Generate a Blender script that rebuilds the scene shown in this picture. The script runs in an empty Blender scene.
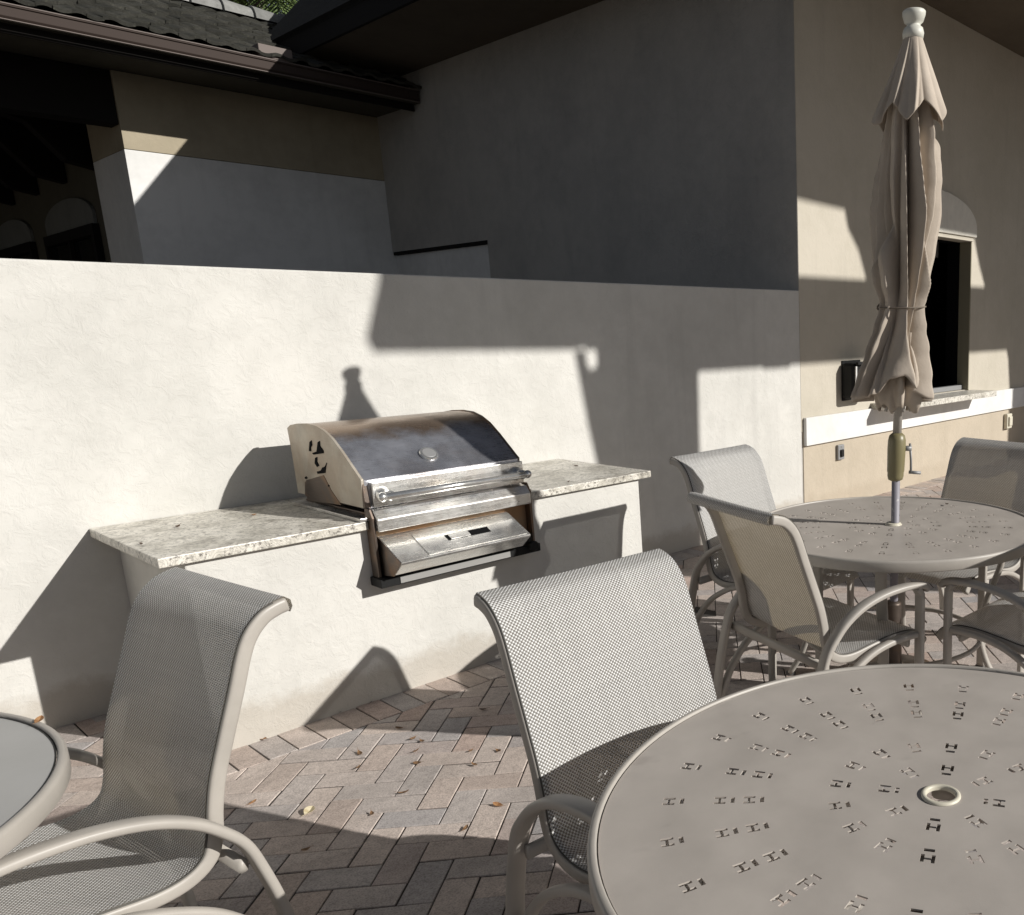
import bpy, bmesh, math, random
from mathutils import Vector, Matrix, noise as mnoise
from mathutils.geometry import delaunay_2d_cdt
PI = math.pi
random.seed(7)
scene = bpy.context.scene
COL = scene.collection

# ------------------------------------------------------------------ helpers
def link_mesh(name, bm, mat, parent=None, smooth=False, bevel=0.0, segs=2, angle=35):
    me = bpy.data.meshes.new(name)
    bmesh.ops.recalc_face_normals(bm, faces=bm.faces[:])
    bm.to_mesh(me); bm.free()
    o = bpy.data.objects.new(name, me)
    COL.objects.link(o)
    if mat is not None: me.materials.append(mat)
    if smooth:
        for p in me.polygons: p.use_smooth = True
    if bevel > 0:
        m = o.modifiers.new('bevel', 'BEVEL'); m.width = bevel; m.segments = segs
        m.limit_method = 'ANGLE'; m.angle_limit = math.radians(angle)
        m.harden_normals = False
    if parent is not None: o.parent = parent
    return o

def tag(o, label=None, cat=None, group=None, kind=None):
    if label: o['label'] = label
    if cat: o['category'] = cat
    if group: o['group'] = group
    if kind: o['kind'] = kind
    return o

def empty(name, loc=(0, 0, 0), rz=0.0):
    o = bpy.data.objects.new(name, None); COL.objects.link(o)
    o.location = loc; o.rotation_euler = (0, 0, rz); o.empty_display_size = .1
    return o

def copy_tree(root):
    c = root.copy(); COL.objects.link(c)
    for ch in root.children:
        d = ch.copy(); COL.objects.link(d); d.parent = c
        for g in ch.children:
            e = g.copy(); COL.objects.link(e); e.parent = d
    return c

def box(bm, x0, x1, y0, y1, z0, z1):
    vs = [bm.verts.new((x, y, z)) for z in (z0, z1) for y in (y0, y1) for x in (x0, x1)]
    for f in ((0, 1, 3, 2), (4, 6, 7, 5), (0, 4, 5, 1), (2, 3, 7, 6), (0, 2, 6, 4), (1, 5, 7, 3)):
        bm.faces.new([vs[i] for i in f])
    return vs

def NB(): return bmesh.new()

def boxobj(name, b, mat, parent=None, bevel=.004, **k):
    bm = NB(); box(bm, *b)
    return link_mesh(name, bm, mat, parent, bevel=bevel, **k)

def prism(bm, pts, vec):
    """closed polygon of 3D points extruded by vec"""
    a = [bm.verts.new(p) for p in pts]
    b = [bm.verts.new(Vector(p) + Vector(vec)) for p in pts]
    n = len(a)
    bm.faces.new(a); bm.faces.new(b[::-1])
    for i in range(n):
        bm.faces.new((a[i], b[i], b[(i + 1) % n], a[(i + 1) % n]))

def catmull(pts, per=8):
    P = [Vector(p) for p in pts]
    P = [P[0] * 2 - P[1]] + P + [P[-1] * 2 - P[-2]]
    out = []
    for i in range(1, len(P) - 2):
        p0, p1, p2, p3 = P[i - 1:i + 3]
        for k in range(per):
            t = k / per
            out.append(.5 * ((2 * p1) + (p2 - p0) * t + (2 * p0 - 5 * p1 + 4 * p2 - p3) * t * t + (3 * p1 - p0 - 3 * p2 + p3) * t ** 3))
    out.append(P[-2].copy())
    return out

def sweep(bm, path, w, h, side, n=12, power=3.0, caps=True, taper=None):
    """superellipse tube: w measured along 'side', h across it"""
    path = [Vector(p) for p in path]
    S = Vector(side).normalized()
    rings = []
    for i, p in enumerate(path):
        t = (path[min(i + 1, len(path) - 1)] - path[max(i - 1, 0)]).normalized()
        s = (S - t * S.dot(t)).normalized(); u = t.cross(s)
        k = 1 if taper is None else taper(i / (len(path) - 1))
        r = []
        for j in range(n):
            a = 2 * PI * (j + .5) / n
            c, q = math.cos(a), math.sin(a)
            c = math.copysign(abs(c) ** (2 / power), c); q = math.copysign(abs(q) ** (2 / power), q)
            r.append(bm.verts.new(p + s * (c * w / 2 * k) + u * (q * h / 2 * k)))
        rings.append(r)
    for a, b in zip(rings, rings[1:]):
        for j in range(n):
            bm.faces.new((a[j], a[(j + 1) % n], b[(j + 1) % n], b[j]))
    if caps:
        bm.faces.new(rings[0][::-1]); bm.faces.new(rings[-1])

def lathe(bm, prof, n=48, c=(0, 0, 0), cap0=False, cap1=False):
    rings = []
    for r, z in prof:
        rings.append([bm.verts.new((c[0] + r * math.cos(2 * PI * j / n), c[1] + r * math.sin(2 * PI * j / n), c[2] + z)) for j in range(n)])
    for a, b in zip(rings, rings[1:]):
        for j in range(n):
            bm.faces.new((a[j], a[(j + 1) % n], b[(j + 1) % n], b[j]))
    if cap0: bm.faces.new(rings[0][::-1])
    if cap1: bm.faces.new(rings[-1])
    return rings

def tubeobj(name, pts, w, h, side, mat, parent, per=8, power=3.0, n=12):
    bm = NB(); sweep(bm, catmull(pts, per), w, h, side, n=n, power=power)
    o = link_mesh(name, bm, mat, parent, smooth=True)
    return o

# ------------------------------------------------------------------ materials
def mat(name, base, rough=.6, metal=0.0, spec=.5):
    m = bpy.data.materials.new(name); m.use_nodes = True
    b = m.node_tree.nodes['Principled BSDF']
    b.inputs['Base Color'].default_value = (*base, 1); b.inputs['Roughness'].default_value = rough
    b.inputs['Metallic'].default_value = metal; b.inputs['Specular IOR Level'].default_value = spec
    return m
def nd(m, t, **k):
    n = m.node_tree.nodes.new(t)
    for a, v in k.items(): setattr(n, a, v)
    return n
def ln(m, a, b): m.node_tree.links.new(a, b)
def bsdf(m): return m.node_tree.nodes['Principled BSDF']
def coords(m, which='Object'):
    return nd(m, 'ShaderNodeTexCoord').outputs[which]
def noise(m, vec, scale, detail=4, rough=.55, dist=0):
    n = nd(m, 'ShaderNodeTexNoise'); n.inputs['Scale'].default_value = scale
    n.inputs['Detail'].default_value = detail; n.inputs['Roughness'].default_value = rough
    n.inputs['Distortion'].default_value = dist
    ln(m, vec, n.inputs['Vector']); return n
def ramp(m, fac, stops):
    r = nd(m, 'ShaderNodeValToRGB'); e = r.color_ramp.elements
    while len(e) < len(stops): e.new(.5)
    for el, (p, c) in zip(e, stops):
        el.position = p; el.color = (*c, 1) if len(c) == 3 else c
    ln(m, fac, r.inputs['Fac']); return r
def g3(v): return (v, v, v)
def mixc(m, fac, a, b, blend='MIX'):
    x = nd(m, 'ShaderNodeMix', data_type='RGBA', blend_type=blend)
    for s, v in ((x.inputs[0], fac), (x.inputs[6], a), (x.inputs[7], b)):
        if hasattr(v, 'is_linked') or hasattr(v, 'links'): ln(m, v, s)
        elif isinstance(v, (int, float)): s.default_value = v
        else: s.default_value = (*v, 1)
    return x.outputs[2]
def mth(m, op, a, b=None, clamp=False):
    x = nd(m, 'ShaderNodeMath', operation=op, use_clamp=clamp)
    for s, v in ((x.inputs[0], a), (x.inputs[1], b)):
        if v is None: continue
        if hasattr(v, 'links'): ln(m, v, s)
        else: s.default_value = v
    return x.outputs[0]
def bump(m, h, strength=.5, dist=.01):
    b = nd(m, 'ShaderNodeBump'); b.inputs['Strength'].default_value = strength; b.inputs['Distance'].default_value = dist
    ln(m, h, b.inputs['Height']); ln(m, b.outputs[0], bsdf(m).inputs['Normal']); return b

def stucco(name, base, b2=None, strength=.55, dirt=0.0):
    m = mat(name, base, .9, spec=.25)
    v = coords(m)
    big = noise(m, v, 1.3, 5, .6)
    mid = noise(m, v, 9, 4, .6)
    f = mth(m, 'ADD', mth(m, 'MULTIPLY', big.outputs[0], .7), mth(m, 'MULTIPLY', mid.outputs[0], .3))
    b2 = b2 or tuple(c * .84 for c in base)
    c = ramp(m, f, [(.36, b2), (.58, base)]).outputs[0]
    # faint run-off streaks
    sm_ = nd(m, 'ShaderNodeMapping'); sm_.inputs['Scale'].default_value = (7, 7, .55); ln(m, v, sm_.inputs[0])
    st = ramp(m, noise(m, sm_.outputs[0], 1.0, 5, .6).outputs[0], [(.56, g3(0)), (.72, g3(.16))]).outputs[0]
    c = mixc(m, st, c, tuple(x * .55 for x in base))
    if dirt:
        sep = nd(m, 'ShaderNodeSeparateXYZ'); ln(m, v, sep.inputs[0])
        # splash dirt near the paving: wear with its own ragged outline
        zz = mth(m, 'ADD', sep.outputs[2], mth(m, 'MULTIPLY', noise(m, v, 5, 5, .7).outputs[0], -.22))
        k = ramp(m, zz, [(0.0, g3(dirt)), (.07, g3(0))])
        c = mixc(m, k.outputs[0], c, (.30, .24, .17))
    ln(m, c, bsdf(m).inputs['Base Color'])
    vo = nd(m, 'ShaderNodeTexVoronoi', feature='SMOOTH_F1'); vo.inputs['Scale'].default_value = 34
    wv = mixc(m, .12, v, noise(m, v, 14, 3).outputs[1]); ln(m, wv, vo.inputs['Vector'])
    tr = noise(m, v, 17, 7, .68, .7)
    pl = ramp(m, tr.outputs[0], [(.44, g3(0)), (.62, g3(1))])      # knocked-down plateaus of the trowel
    fine = noise(m, v, 160, 3, .6)
    h = mth(m, 'ADD', mth(m, 'MULTIPLY', pl.outputs[0], .6), mth(m, 'ADD', mth(m, 'MULTIPLY', fine.outputs[0], .25), mth(m, 'MULTIPLY', vo.outputs[0], .12)))
    bump(m, h, strength * .8, .005)
    return m

M = {}
M['stucco_white'] = stucco('stucco white', (.635, .62, .58), (.545, .532, .495), dirt=.4)
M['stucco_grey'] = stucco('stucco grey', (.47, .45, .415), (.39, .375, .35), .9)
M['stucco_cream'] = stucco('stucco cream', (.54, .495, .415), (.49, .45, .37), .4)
M['stucco_arch'] = stucco('stucco arch', (.80, .765, .68), None, .3)
M['stucco_band'] = stucco('stucco band', (.40, .345, .25), None, .3)
M['stucco_tan'] = stucco('stucco tan', (.50, .435, .345), (.45, .39, .305), .45, dirt=.2)
M['trim_white'] = stucco('trim white', (.78, .77, .745), None, .12)
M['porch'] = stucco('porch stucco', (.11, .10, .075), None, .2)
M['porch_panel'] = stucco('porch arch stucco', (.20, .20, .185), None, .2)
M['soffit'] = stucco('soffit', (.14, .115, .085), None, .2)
M['dark_wood'] = mat('dark brown wood', (.010, .008, .0065), .75, spec=.2)
M['gutter'] = mat('gutter brown', (.050, .036, .030), .7, spec=.2)
M['gutter_pale'] = mat('gutter edge pale', (.17, .14, .125), .65, spec=.3)
M['black'] = mat('black plastic', (.010, .010, .010), .65, spec=.25)
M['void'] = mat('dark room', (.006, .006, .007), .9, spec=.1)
M['frame_olive'] = mat('window frame', (.26, .235, .165), .6)
M['grey_plate'] = mat('grey metal plate', (.27, .27, .27), .5, .2)
M['cream_plastic'] = mat('cream plastic', (.62, .58, .47), .45)

def taupe(name, base):
    m = mat(name, base, .42, spec=.45)
    v = coords(m)
    n1 = noise(m, v, 7, 4, .6); n2 = noise(m, v, 420, 2, .5)
    c = ramp(m, n1.outputs[0], [(.3, tuple(x * .9 for x in base)), (.65, tuple(x * 1.04 for x in base))])
    ln(m, c.outputs[0], bsdf(m).inputs['Base Color'])
    r = ramp(m, n1.outputs[0], [(.3, g3(.36)), (.7, g3(.52))]); ln(m, r.outputs[0], bsdf(m).inputs['Roughness'])
    bump(m, n2.outputs[0], .12, .0008)
    return m
M['taupe'] = taupe('taupe powder coat', (.40, .37, .33))
M['tabletop'] = taupe('taupe table top', (.455, .413, .37))
M['tabletop_grey'] = taupe('grey table top', (.42, .415, .40))
def tabletop_smudges(m):
    v = coords(m); n = noise(m, v, 11, 2, .5)
    old = bsdf(m).inputs['Base Color'].links[0].from_socket
    k = ramp(m, n.outputs[0], [(.66, g3(0)), (.74, g3(.22))])
    ln(m, mixc(m, k.outputs[0], old, (.22, .19, .17)), bsdf(m).inputs['Base Color'])
tabletop_smudges(M['tabletop'])
M['groove'] = mat('dark groove', (.03, .028, .026), .6)
M['glide'] = mat('foot glide', (.10, .095, .09), .6)

def sling_mat():
    m = bpy.data.materials.new('woven sling'); m.use_nodes = True
    nt = m.node_tree; b = bsdf(m); out = nt.nodes['Material Output']
    uv = coords(m, 'UV'); sep = nd(m, 'ShaderNodeSeparateXYZ'); ln(m, uv, sep.inputs[0])
    C = .0047
    us = mth(m, 'DIVIDE', sep.outputs[0], C); vs = mth(m, 'DIVIDE', sep.outputs[1], C)
    fu = mth(m, 'FRACT', us); fv = mth(m, 'FRACT', vs)
    par = mth(m, 'MODULO', mth(m, 'ADD', mth(m, 'FLOOR', us), mth(m, 'FLOOR', vs)), 2.0)
    par = mth(m, 'ABSOLUTE', par)
    du = mth(m, 'ABSOLUTE', mth(m, 'SUBTRACT', fu, .5)); dv = mth(m, 'ABSOLUTE', mth(m, 'SUBTRACT', fv, .5))
    # small open holes where four threads meet
    hole = mth(m, 'MULTIPLY', mth(m, 'GREATER_THAN', du, .385), mth(m, 'GREATER_THAN', dv, .385))
    along = mth(m, 'MULTIPLY', mth(m, 'COSINE', mth(m, 'MULTIPLY', mth(m, 'SUBTRACT', fu, .5), PI)), mth(m, 'COSINE', mth(m, 'MULTIPLY', mth(m, 'SUBTRACT', fv, .5), PI)))
    # thread-scale colour variation along warp and weft
    va = nd(m, 'ShaderNodeMapping'); va.inputs['Scale'].default_value = (140, 3, 1); ln(m, uv, va.inputs[0])
    nw = noise(m, va.outputs[0], 1.0, 2)
    vb = nd(m, 'ShaderNodeMapping'); vb.inputs['Scale'].default_value = (3, 90, 1); ln(m, uv, vb.inputs[0])
    nb = noise(m, vb.outputs[0], 1.0, 2)
    vv = ramp(m, mth(m, 'ADD', mth(m, 'MULTIPLY', nw.outputs[0], .6), mth(m, 'MULTIPLY', nb.outputs[0], .4)), [(.35, g3(.84)), (.65, g3(1.0))])
    light = mixc(m, par, (.93, .925, .91), (.24, .228, .205))
    col = mixc(m, 1.0, light, vv.outputs[0], 'MULTIPLY')
    ln(m, col, b.inputs['Base Color']); b.inputs['Roughness'].default_value = .36
    b.inputs['Specular IOR Level'].default_value = .6
    bp = nd(m, 'ShaderNodeBump'); bp.inputs['Strength'].default_value = .8; bp.inputs['Distance'].default_value = .0015
    ln(m, mth(m, 'ADD', along, mth(m, 'MULTIPLY', par, -.5)), bp.inputs['Height']); ln(m, bp.outputs[0], b.inputs['Normal'])
    tl = nd(m, 'ShaderNodeBsdfTranslucent'); tl.inputs[0].default_value = (.50, .40, .25, 1)
    mx = nd(m, 'ShaderNodeMixShader'); mx.inputs[0].default_value = .18
    ln(m, b.outputs[0], mx.inputs[1]); ln(m, tl.outputs[0], mx.inputs[2])
    tp = nd(m, 'ShaderNodeBsdfTransparent')
    m2 = nd(m, 'ShaderNodeMixShader'); ln(m, hole, m2.inputs[0]); ln(m, mx.outputs[0], m2.inputs[1]); ln(m, tp.outputs[0], m2.inputs[2])
    ln(m, m2.outputs[0], out.inputs['Surface'])
    return m
M['sling'] = sling_mat()
M['welt'] = mat('sling welt', (.09, .085, .075), .7)

def fabric():
    m = mat('umbrella canvas', (.48, .41, .34), .85, spec=.2)
    nt = m.node_tree; b = bsdf(m); out = nt.nodes['Material Output']; v = coords(m)
    n1 = noise(m, v, 5, 5, .6); c = ramp(m, n1.outputs[0], [(.3, (.42, .36, .295)), (.65, (.52, .45, .375))])
    ln(m, c.outputs[0], b.inputs['Base Color'])
    n2 = noise(m, v, 24, 4, .6); n3 = noise(m, v, 500, 2)
    bump(m, mth(m, 'ADD', n2.outputs[0], mth(m, 'MULTIPLY', n3.outputs[0], .15)), .35, .006)
    tl = nd(m, 'ShaderNodeBsdfTranslucent'); tl.inputs[0].default_value = (.45, .34, .22, 1)
    mx = nd(m, 'ShaderNodeMixShader'); mx.inputs[0].default_value = .05
    ln(m, b.outputs[0], mx.inputs[1]); ln(m, tl.outputs[0], mx.inputs[2]); ln(m, mx.outputs[0], out.inputs['Surface'])
    return m
M['canvas'] = fabric()
M['pole_grey'] = mat('grey pole', (.25, .245, .27), .55, 0)
def scuff(m):
    v = coords(m); n = noise(m, v, 30, 4, .7)
    k = ramp(m, n.outputs[0], [(.60, g3(0)), (.66, g3(1))])
    ln(m, mixc(m, k.outputs[0], (.25, .24, .27), (.52, .50, .48)), bsdf(m).inputs['Base Color'])
scuff(M['pole_grey'])
M['crank_olive'] = mat('olive crank housing', (.20, .175, .09), .4)
M['finial'] = mat('cream finial', (.62, .61, .54), .5)
M['cord'] = mat('tie cord', (.16, .13, .10), .8)

def granite():
    m = mat('granite', (.6, .57, .5), .38)
    v = coords(m)
    n1 = noise(m, v, 7, 8, .68, .8); n2 = noise(m, v, 55, 4, .7); n3 = noise(m, v, 16, 6, .7, 1.5)
    c1 = ramp(m, n1.outputs[0], [(.32, (.33, .305, .26)), (.43, (.56, .53, .46)), (.56, (.74, .705, .63))]).outputs[0]
    k = ramp(m, n2.outputs[0], [(.55, g3(0)), (.63, g3(1))]).outputs[0]
    c2 = mixc(m, mth(m, 'MULTIPLY', k, .85), c1, (.13, .115, .10))
    vein = ramp(m, n3.outputs[0], [(.455, g3(0)), (.49, g3(1)), (.51, g3(1)), (.545, g3(0))]).outputs[0]
    c3 = mixc(m, mth(m, 'MULTIPLY', vein, .38), c2, (.10, .09, .075))
    ln(m, c3, bsdf(m).inputs['Base Color'])
    bump(m, n2.outputs[0], .1, .001)
    return m
M['granite'] = granite()

def steel(name, base, rough, heat=0.0, axis=(3, 3, 160), metal=.82):
    m = mat(name, base, rough, 1.0)
    v = coords(m)
    mp = nd(m, 'ShaderNodeMapping'); mp.inputs['Scale'].default_value = axis; ln(m, v, mp.inputs[0])
    br = noise(m, mp.outputs[0], 3.0, 4, .6); sm = noise(m, v, 6, 5, .65)
    r = ramp(m, mth(m, 'ADD', mth(m, 'MULTIPLY', br.outputs[0], .5), mth(m, 'MULTIPLY', sm.outputs[0], .5)), [(.35, g3(max(.05, rough - .10))), (.65, g3(rough + .14))])
    ln(m, r.outputs[0], bsdf(m).inputs['Roughness'])
    c = ramp(m, sm.outputs[0], [(.35, tuple(x * .72 for x in base)), (.62, base)]).outputs[0]
    if heat:
        n = noise(m, v, 4.5, 5, .65, .6)
        k = ramp(m, n.outputs[0], [(.46, g3(0)), (.62, g3(heat))]).outputs[0]
        c = mixc(m, k, c, (.30, .17, .085))
    ln(m, c, bsdf(m).inputs['Base Color'])
    bsdf(m).inputs['Metallic'].default_value = metal
    bump(m, br.outputs[0], .06, .001)
    return m
M['steel'] = steel('brushed steel', (.80, .79, .76), .26, .25)
M['steel_lid'] = steel('lid steel', (.62, .63, .68), .28, .15, (3, 120, 120))
def lid_heat(m):
    v = coords(m); sep = nd(m, 'ShaderNodeSeparateXYZ'); ln(m, v, sep.inputs[0])
    n = noise(m, v, 7, 5, .65)
    z = mth(m, 'ADD', sep.outputs[2], mth(m, 'MULTIPLY', mth(m, 'SUBTRACT', n.outputs[0], .5), .12))
    k = ramp(m, mth(m, 'MULTIPLY', mth(m, 'SUBTRACT', z, 1.06), 10), [(.15, g3(0)), (.62, g3(.85))]).outputs[0]
    old = bsdf(m).inputs['Base Color'].links[0].from_socket
    ln(m, mixc(m, k, old, (.30, .20, .12)), bsdf(m).inputs['Base Color'])
lid_heat(M['steel_lid'])
M['steel_side'] = steel('lid side steel', (.57, .515, .43), .45, .3)
bsdf(M['steel_side']).inputs['Metallic'].default_value = .35
M['steel_dark'] = steel('sooty steel', (.16, .13, .11), .42, .5)
M['rust'] = steel('rusty steel', (.30, .22, .15), .45, .7)
M['steel_bright'] = steel('bright steel', (.88, .87, .84), .2, 0)

def paver_mat():
    m = mat('concrete paver', (.4, .35, .32), .9, spec=.25)
    v = coords(m)
    ge = nd(m, 'ShaderNodeNewGeometry')
    c = ramp(m, ge.outputs['Random Per Island'], [(0, (.48, .395, .345)), (.2, (.57, .485, .43)), (.4, (.46, .42, .395)), (.6, (.59, .50, .44)), (.8, (.42, .395, .385)), (1, (.51, .40, .345))]).outputs[0]
    n1 = noise(m, v, 3, 4, .6); n2 = noise(m, v, 190, 3, .7); n3 = noise(m, v, 32, 5, .7)
    k = ramp(m, n1.outputs[0], [(.35, g3(.82)), (.65, g3(1.08))]).outputs[0]
    k2 = ramp(m, n2.outputs[0], [(.34, g3(.68)), (.5, g3(1.0)), (.66, g3(1.18))]).outputs[0]
    k3 = ramp(m, n3.outputs[0], [(.32, g3(.80)), (.55, g3(1.0))]).outputs[0]
    c = mixc(m, 1, mixc(m, 1, mixc(m, 1, c, k, 'MULTIPLY'), k2, 'MULTIPLY'), k3, 'MULTIPLY')
    ln(m, c, bsdf(m).inputs['Base Color'])
    bump(m, mth(m, 'ADD', mth(m, 'MULTIPLY', n2.outputs[0], .6), n3.outputs[0]), .5, .003)
    return m
M['paver'] = paver_mat()
M['joint'] = mat('joint sand', (.045, .038, .032), .95)
def ground_mat():
    m = mat('ground', (.13, .11, .09), .95); v = coords(m)
    n = noise(m, v, 60, 4, .7); c = ramp(m, n.outputs[0], [(.3, (.07, .058, .048)), (.7, (.17, .145, .12))])
    ln(m, c.outputs[0], bsdf(m).inputs['Base Color']); bump(m, n.outputs[0], .6, .005)
    return m
M['ground'] = ground_mat()
def tile_mat(name, a, b_, lich):
    m = mat(name, a, .85, spec=.2); v = coords(m)
    ge = nd(m, 'ShaderNodeNewGeometry')
    n = noise(m, v, 9, 6, .7); n2 = noise(m, v, 45, 4, .7)
    c = ramp(m, n.outputs[0], [(.3, a), (.65, b_)]).outputs[0]
    k = ramp(m, n2.outputs[0], [(.6, g3(0)), (.68, g3(.6))]).outputs[0]
    c = mixc(m, k, c, lich)
    r = ramp(m, ge.outputs['Random Per Island'], [(0, g3(.7)), (1, g3(1.25))]).outputs[0]
    ln(m, mixc(m, 1, c, r, 'MULTIPLY'), bsdf(m).inputs['Base Color'])
    bump(m, n2.outputs[0], .6, .01); return m
M['tile'] = tile_mat('mossy roof tile', (.030, .030, .024), (.060, .058, .050), (.12, .12, .09))
M['tile_ridge'] = tile_mat('weathered ridge tile', (.20, .20, .19), (.30, .30, .285), (.14, .14, .12))
M['tile_dark'] = tile_mat('dark roof tile', (.010, .010, .010), (.018, .018, .017), (.025, .025, .023))
def leaf_mat(name, a, b_):
    m = mat(name, a, .6); v = coords(m); n = noise(m, v, 60, 3)
    ln(m, ramp(m, n.outputs[0], [(.35, a), (.65, b_)]).outputs[0], bsdf(m).inputs['Base Color']); return m
M['leaf_brown'] = leaf_mat('dry leaf brown', (.12, .065, .03), (.26, .15, .075))
M['leaf_orange'] = leaf_mat('dry leaf orange', (.26, .12, .05), (.40, .22, .10))
M['leaf_pale'] = leaf_mat('dry leaf pale', (.45, .36, .2), (.62, .55, .38))
M['leaf_dark'] = leaf_mat('dry leaf dark', (.05, .03, .018), (.10, .06, .035))
M['frond'] = leaf_mat('palm frond', (.06, .10, .025), (.13, .18, .05))
M['bark'] = leaf_mat('palm bark', (.14, .11, .08), (.22, .18, .14))
M['glass'] = mat('dark window glass', (.01, .011, .012), .04, spec=.6)
M['label_foil'] = mat('foil strip', (.36, .355, .34), .4, .3)
M['curtain'] = leaf_mat('thing behind glass', (.30, .20, .10), (.45, .38, .28))

# ------------------------------------------------------------------ camera
E_H = 1.52
cam_d = bpy.data.cameras.new('camera'); cam = bpy.data.objects.new('camera', cam_d); COL.objects.link(cam)
rx, ry, rzz = .2180, -.0143, -.9104
cxs, sxs = math.cos(rx), math.sin(rx); cys, sys_ = math.cos(ry), math.sin(ry); czs, szs = math.cos(rzz), math.sin(rzz)
yaw = Matrix(((czs, szs, 0), (-szs, czs, 0), (0, 0, 1)))
base = Matrix(((1, 0, 0), (0, 0, -1), (0, 1, 0)))
P_ = Matrix(((1, 0, 0), (0, cxs, -sxs), (0, sxs, cxs)))
R_ = Matrix(((cys, -sys_, 0), (sys_, cys, 0), (0, 0, 1)))
MR = R_ @ P_ @ base @ yaw
rot = Matrix((MR[0], -MR[1], -MR[2])).transposed()
cam.matrix_world = Matrix.Translation((0, 0, E_H)) @ rot.to_4x4()
cam_d.sensor_fit = 'HORIZONTAL'; cam_d.sensor_width = 36
F_PX, PX, PY = 859.774, 817.141, 519.145
cam_d.lens = F_PX / 1024 * 36
cam_d.shift_x = (512 - PX) / 1024
cam_d.shift_y = (PY - 457.5) / 1024
cam_d.clip_start = .05; cam_d.clip_end = 2000
scene.camera = cam
def ray(x, y): return MR.transposed() @ Vector(((x - PX) / F_PX, (y - PY) / F_PX, 1))
O3 = Vector((0, 0, E_H))
def onX(x, y, X):
    d = ray(x, y); return O3 + d * (X / d.x)
def onY(x, y, Y):
    d = ray(x, y); return O3 + d * (Y / d.y)
def onZ(x, y, z):
    d = ray(x, y); return O3 + d * ((z - E_H) / d.z)

# ------------------------------------------------------------------ light
SUN = Vector((-.425, 1, -.525)).normalized()
sd = bpy.data.lights.new('sun', 'SUN'); so = bpy.data.objects.new('sun', sd); COL.objects.link(so)
so.rotation_euler = SUN.to_track_quat('-Z', 'Y').to_euler(); so.location = (3, -6, 8)
sd.energy = 4.9; sd.angle = math.radians(.55); sd.color = (1, .972, .925)
SKY_STRENGTH = 0.05
w = bpy.data.worlds.new('World'); scene.world = w; w.use_nodes = True
nt = w.node_tree; bg = nt.nodes['Background']
sky = nt.nodes.new('ShaderNodeTexSky'); sky.sky_type = 'NISHITA'; sky.sun_disc = False
sky.sun_elevation = math.asin(-SUN.z); sky.sun_rotation = math.atan2(-SUN.x, -SUN.y)
sky.air_density = .62; sky.dust_density = .6; sky.ozone_density = 1.0
hsv = nt.nodes.new('ShaderNodeHueSaturation'); hsv.inputs['Saturation'].default_value = .5
nt.links.new(sky.outputs[0], hsv.inputs['Color']); nt.links.new(hsv.outputs[0], bg.inputs[0]); bg.inputs[1].default_value = SKY_STRENGTH
scene.view_settings.view_transform = 'Standard'; scene.view_settings.look = 'None'
scene.view_settings.exposure = 0.0; scene.view_settings.gamma = 1.0
scene.render.engine = 'CYCLES'
scene.cycles.max_bounces = 8; scene.cycles.transparent_max_bounces = 24
scene.cycles.use_denoising = True

# ------------------------------------------------------------------ ground and paving
bm = NB()
S = 900
vs = [bm.verts.new(p) for p in ((-S, -S, -.02), (S, -S, -.02), (S, S, -.02), (-S, S, -.02))]; bm.faces.new(vs)
tag(link_mesh('ground', bm, M['ground']), kind='structure')
WY, CY, X0C, X1C = 4.378, 3.583, .95, 3.04
bm = NB()
vs = [bm.verts.new(p) for p in ((-3, -2.5, -.0038), (14, -2.5, -.0038), (14, WY, -.0038), (-3, WY, -.0038))]; bm.faces.new(vs)
tag(link_mesh('joint_sand', bm, M['joint']), kind='structure')

def clip_poly(poly, f):
    out = []
    for i in range(len(poly)):
        a, b = poly[i], poly[(i + 1) % len(poly)]
        fa, fb = f(a), f(b)
        if fa >= 0: out.append(a)
        if (fa >= 0) != (fb >= 0):
            t = fa / (fa - fb); out.append((a[0] + (b[0] - a[0]) * t, a[1] + (b[1] - a[1]) * t))
    return out
def shrink(poly, d):
    n = len(poly); area = sum(poly[i][0] * poly[(i + 1) % n][1] - poly[(i + 1) % n][0] * poly[i][1] for i in range(n))
    if area < 0: poly = poly[::-1]
    lines = []
    for i in range(n):
        a, b = poly[i], poly[(i + 1) % n]
        L = math.hypot(b[0] - a[0], b[1] - a[1])
        if L < 1e-5: return None
        nx, ny = -(b[1] - a[1]) / L, (b[0] - a[0]) / L
        lines.append((nx, ny, nx * a[0] + ny * a[1] + d))
    out = []
    for i in range(n):
        (a1, b1, c1), (a2, b2, c2) = lines[i - 1], lines[i]
        D = a1 * b2 - a2 * b1
        if abs(D) < 1e-6: return None
        out.append(((c1 * b2 - c2 * b1) / D, (a1 * c2 - a2 * c1) / D))
    A = sum(out[i][0] * out[(i + 1) % n][1] - out[(i + 1) % n][0] * out[i][1] for i in range(n))
    return out if A > 0 else None
def area(p): return abs(sum(p[i][0] * p[(i + 1) % len(p)][1] - p[(i + 1) % len(p)][0] * p[i][1] for i in range(len(p)))) / 2
bm = NB()
rp = random.Random(3)
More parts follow.
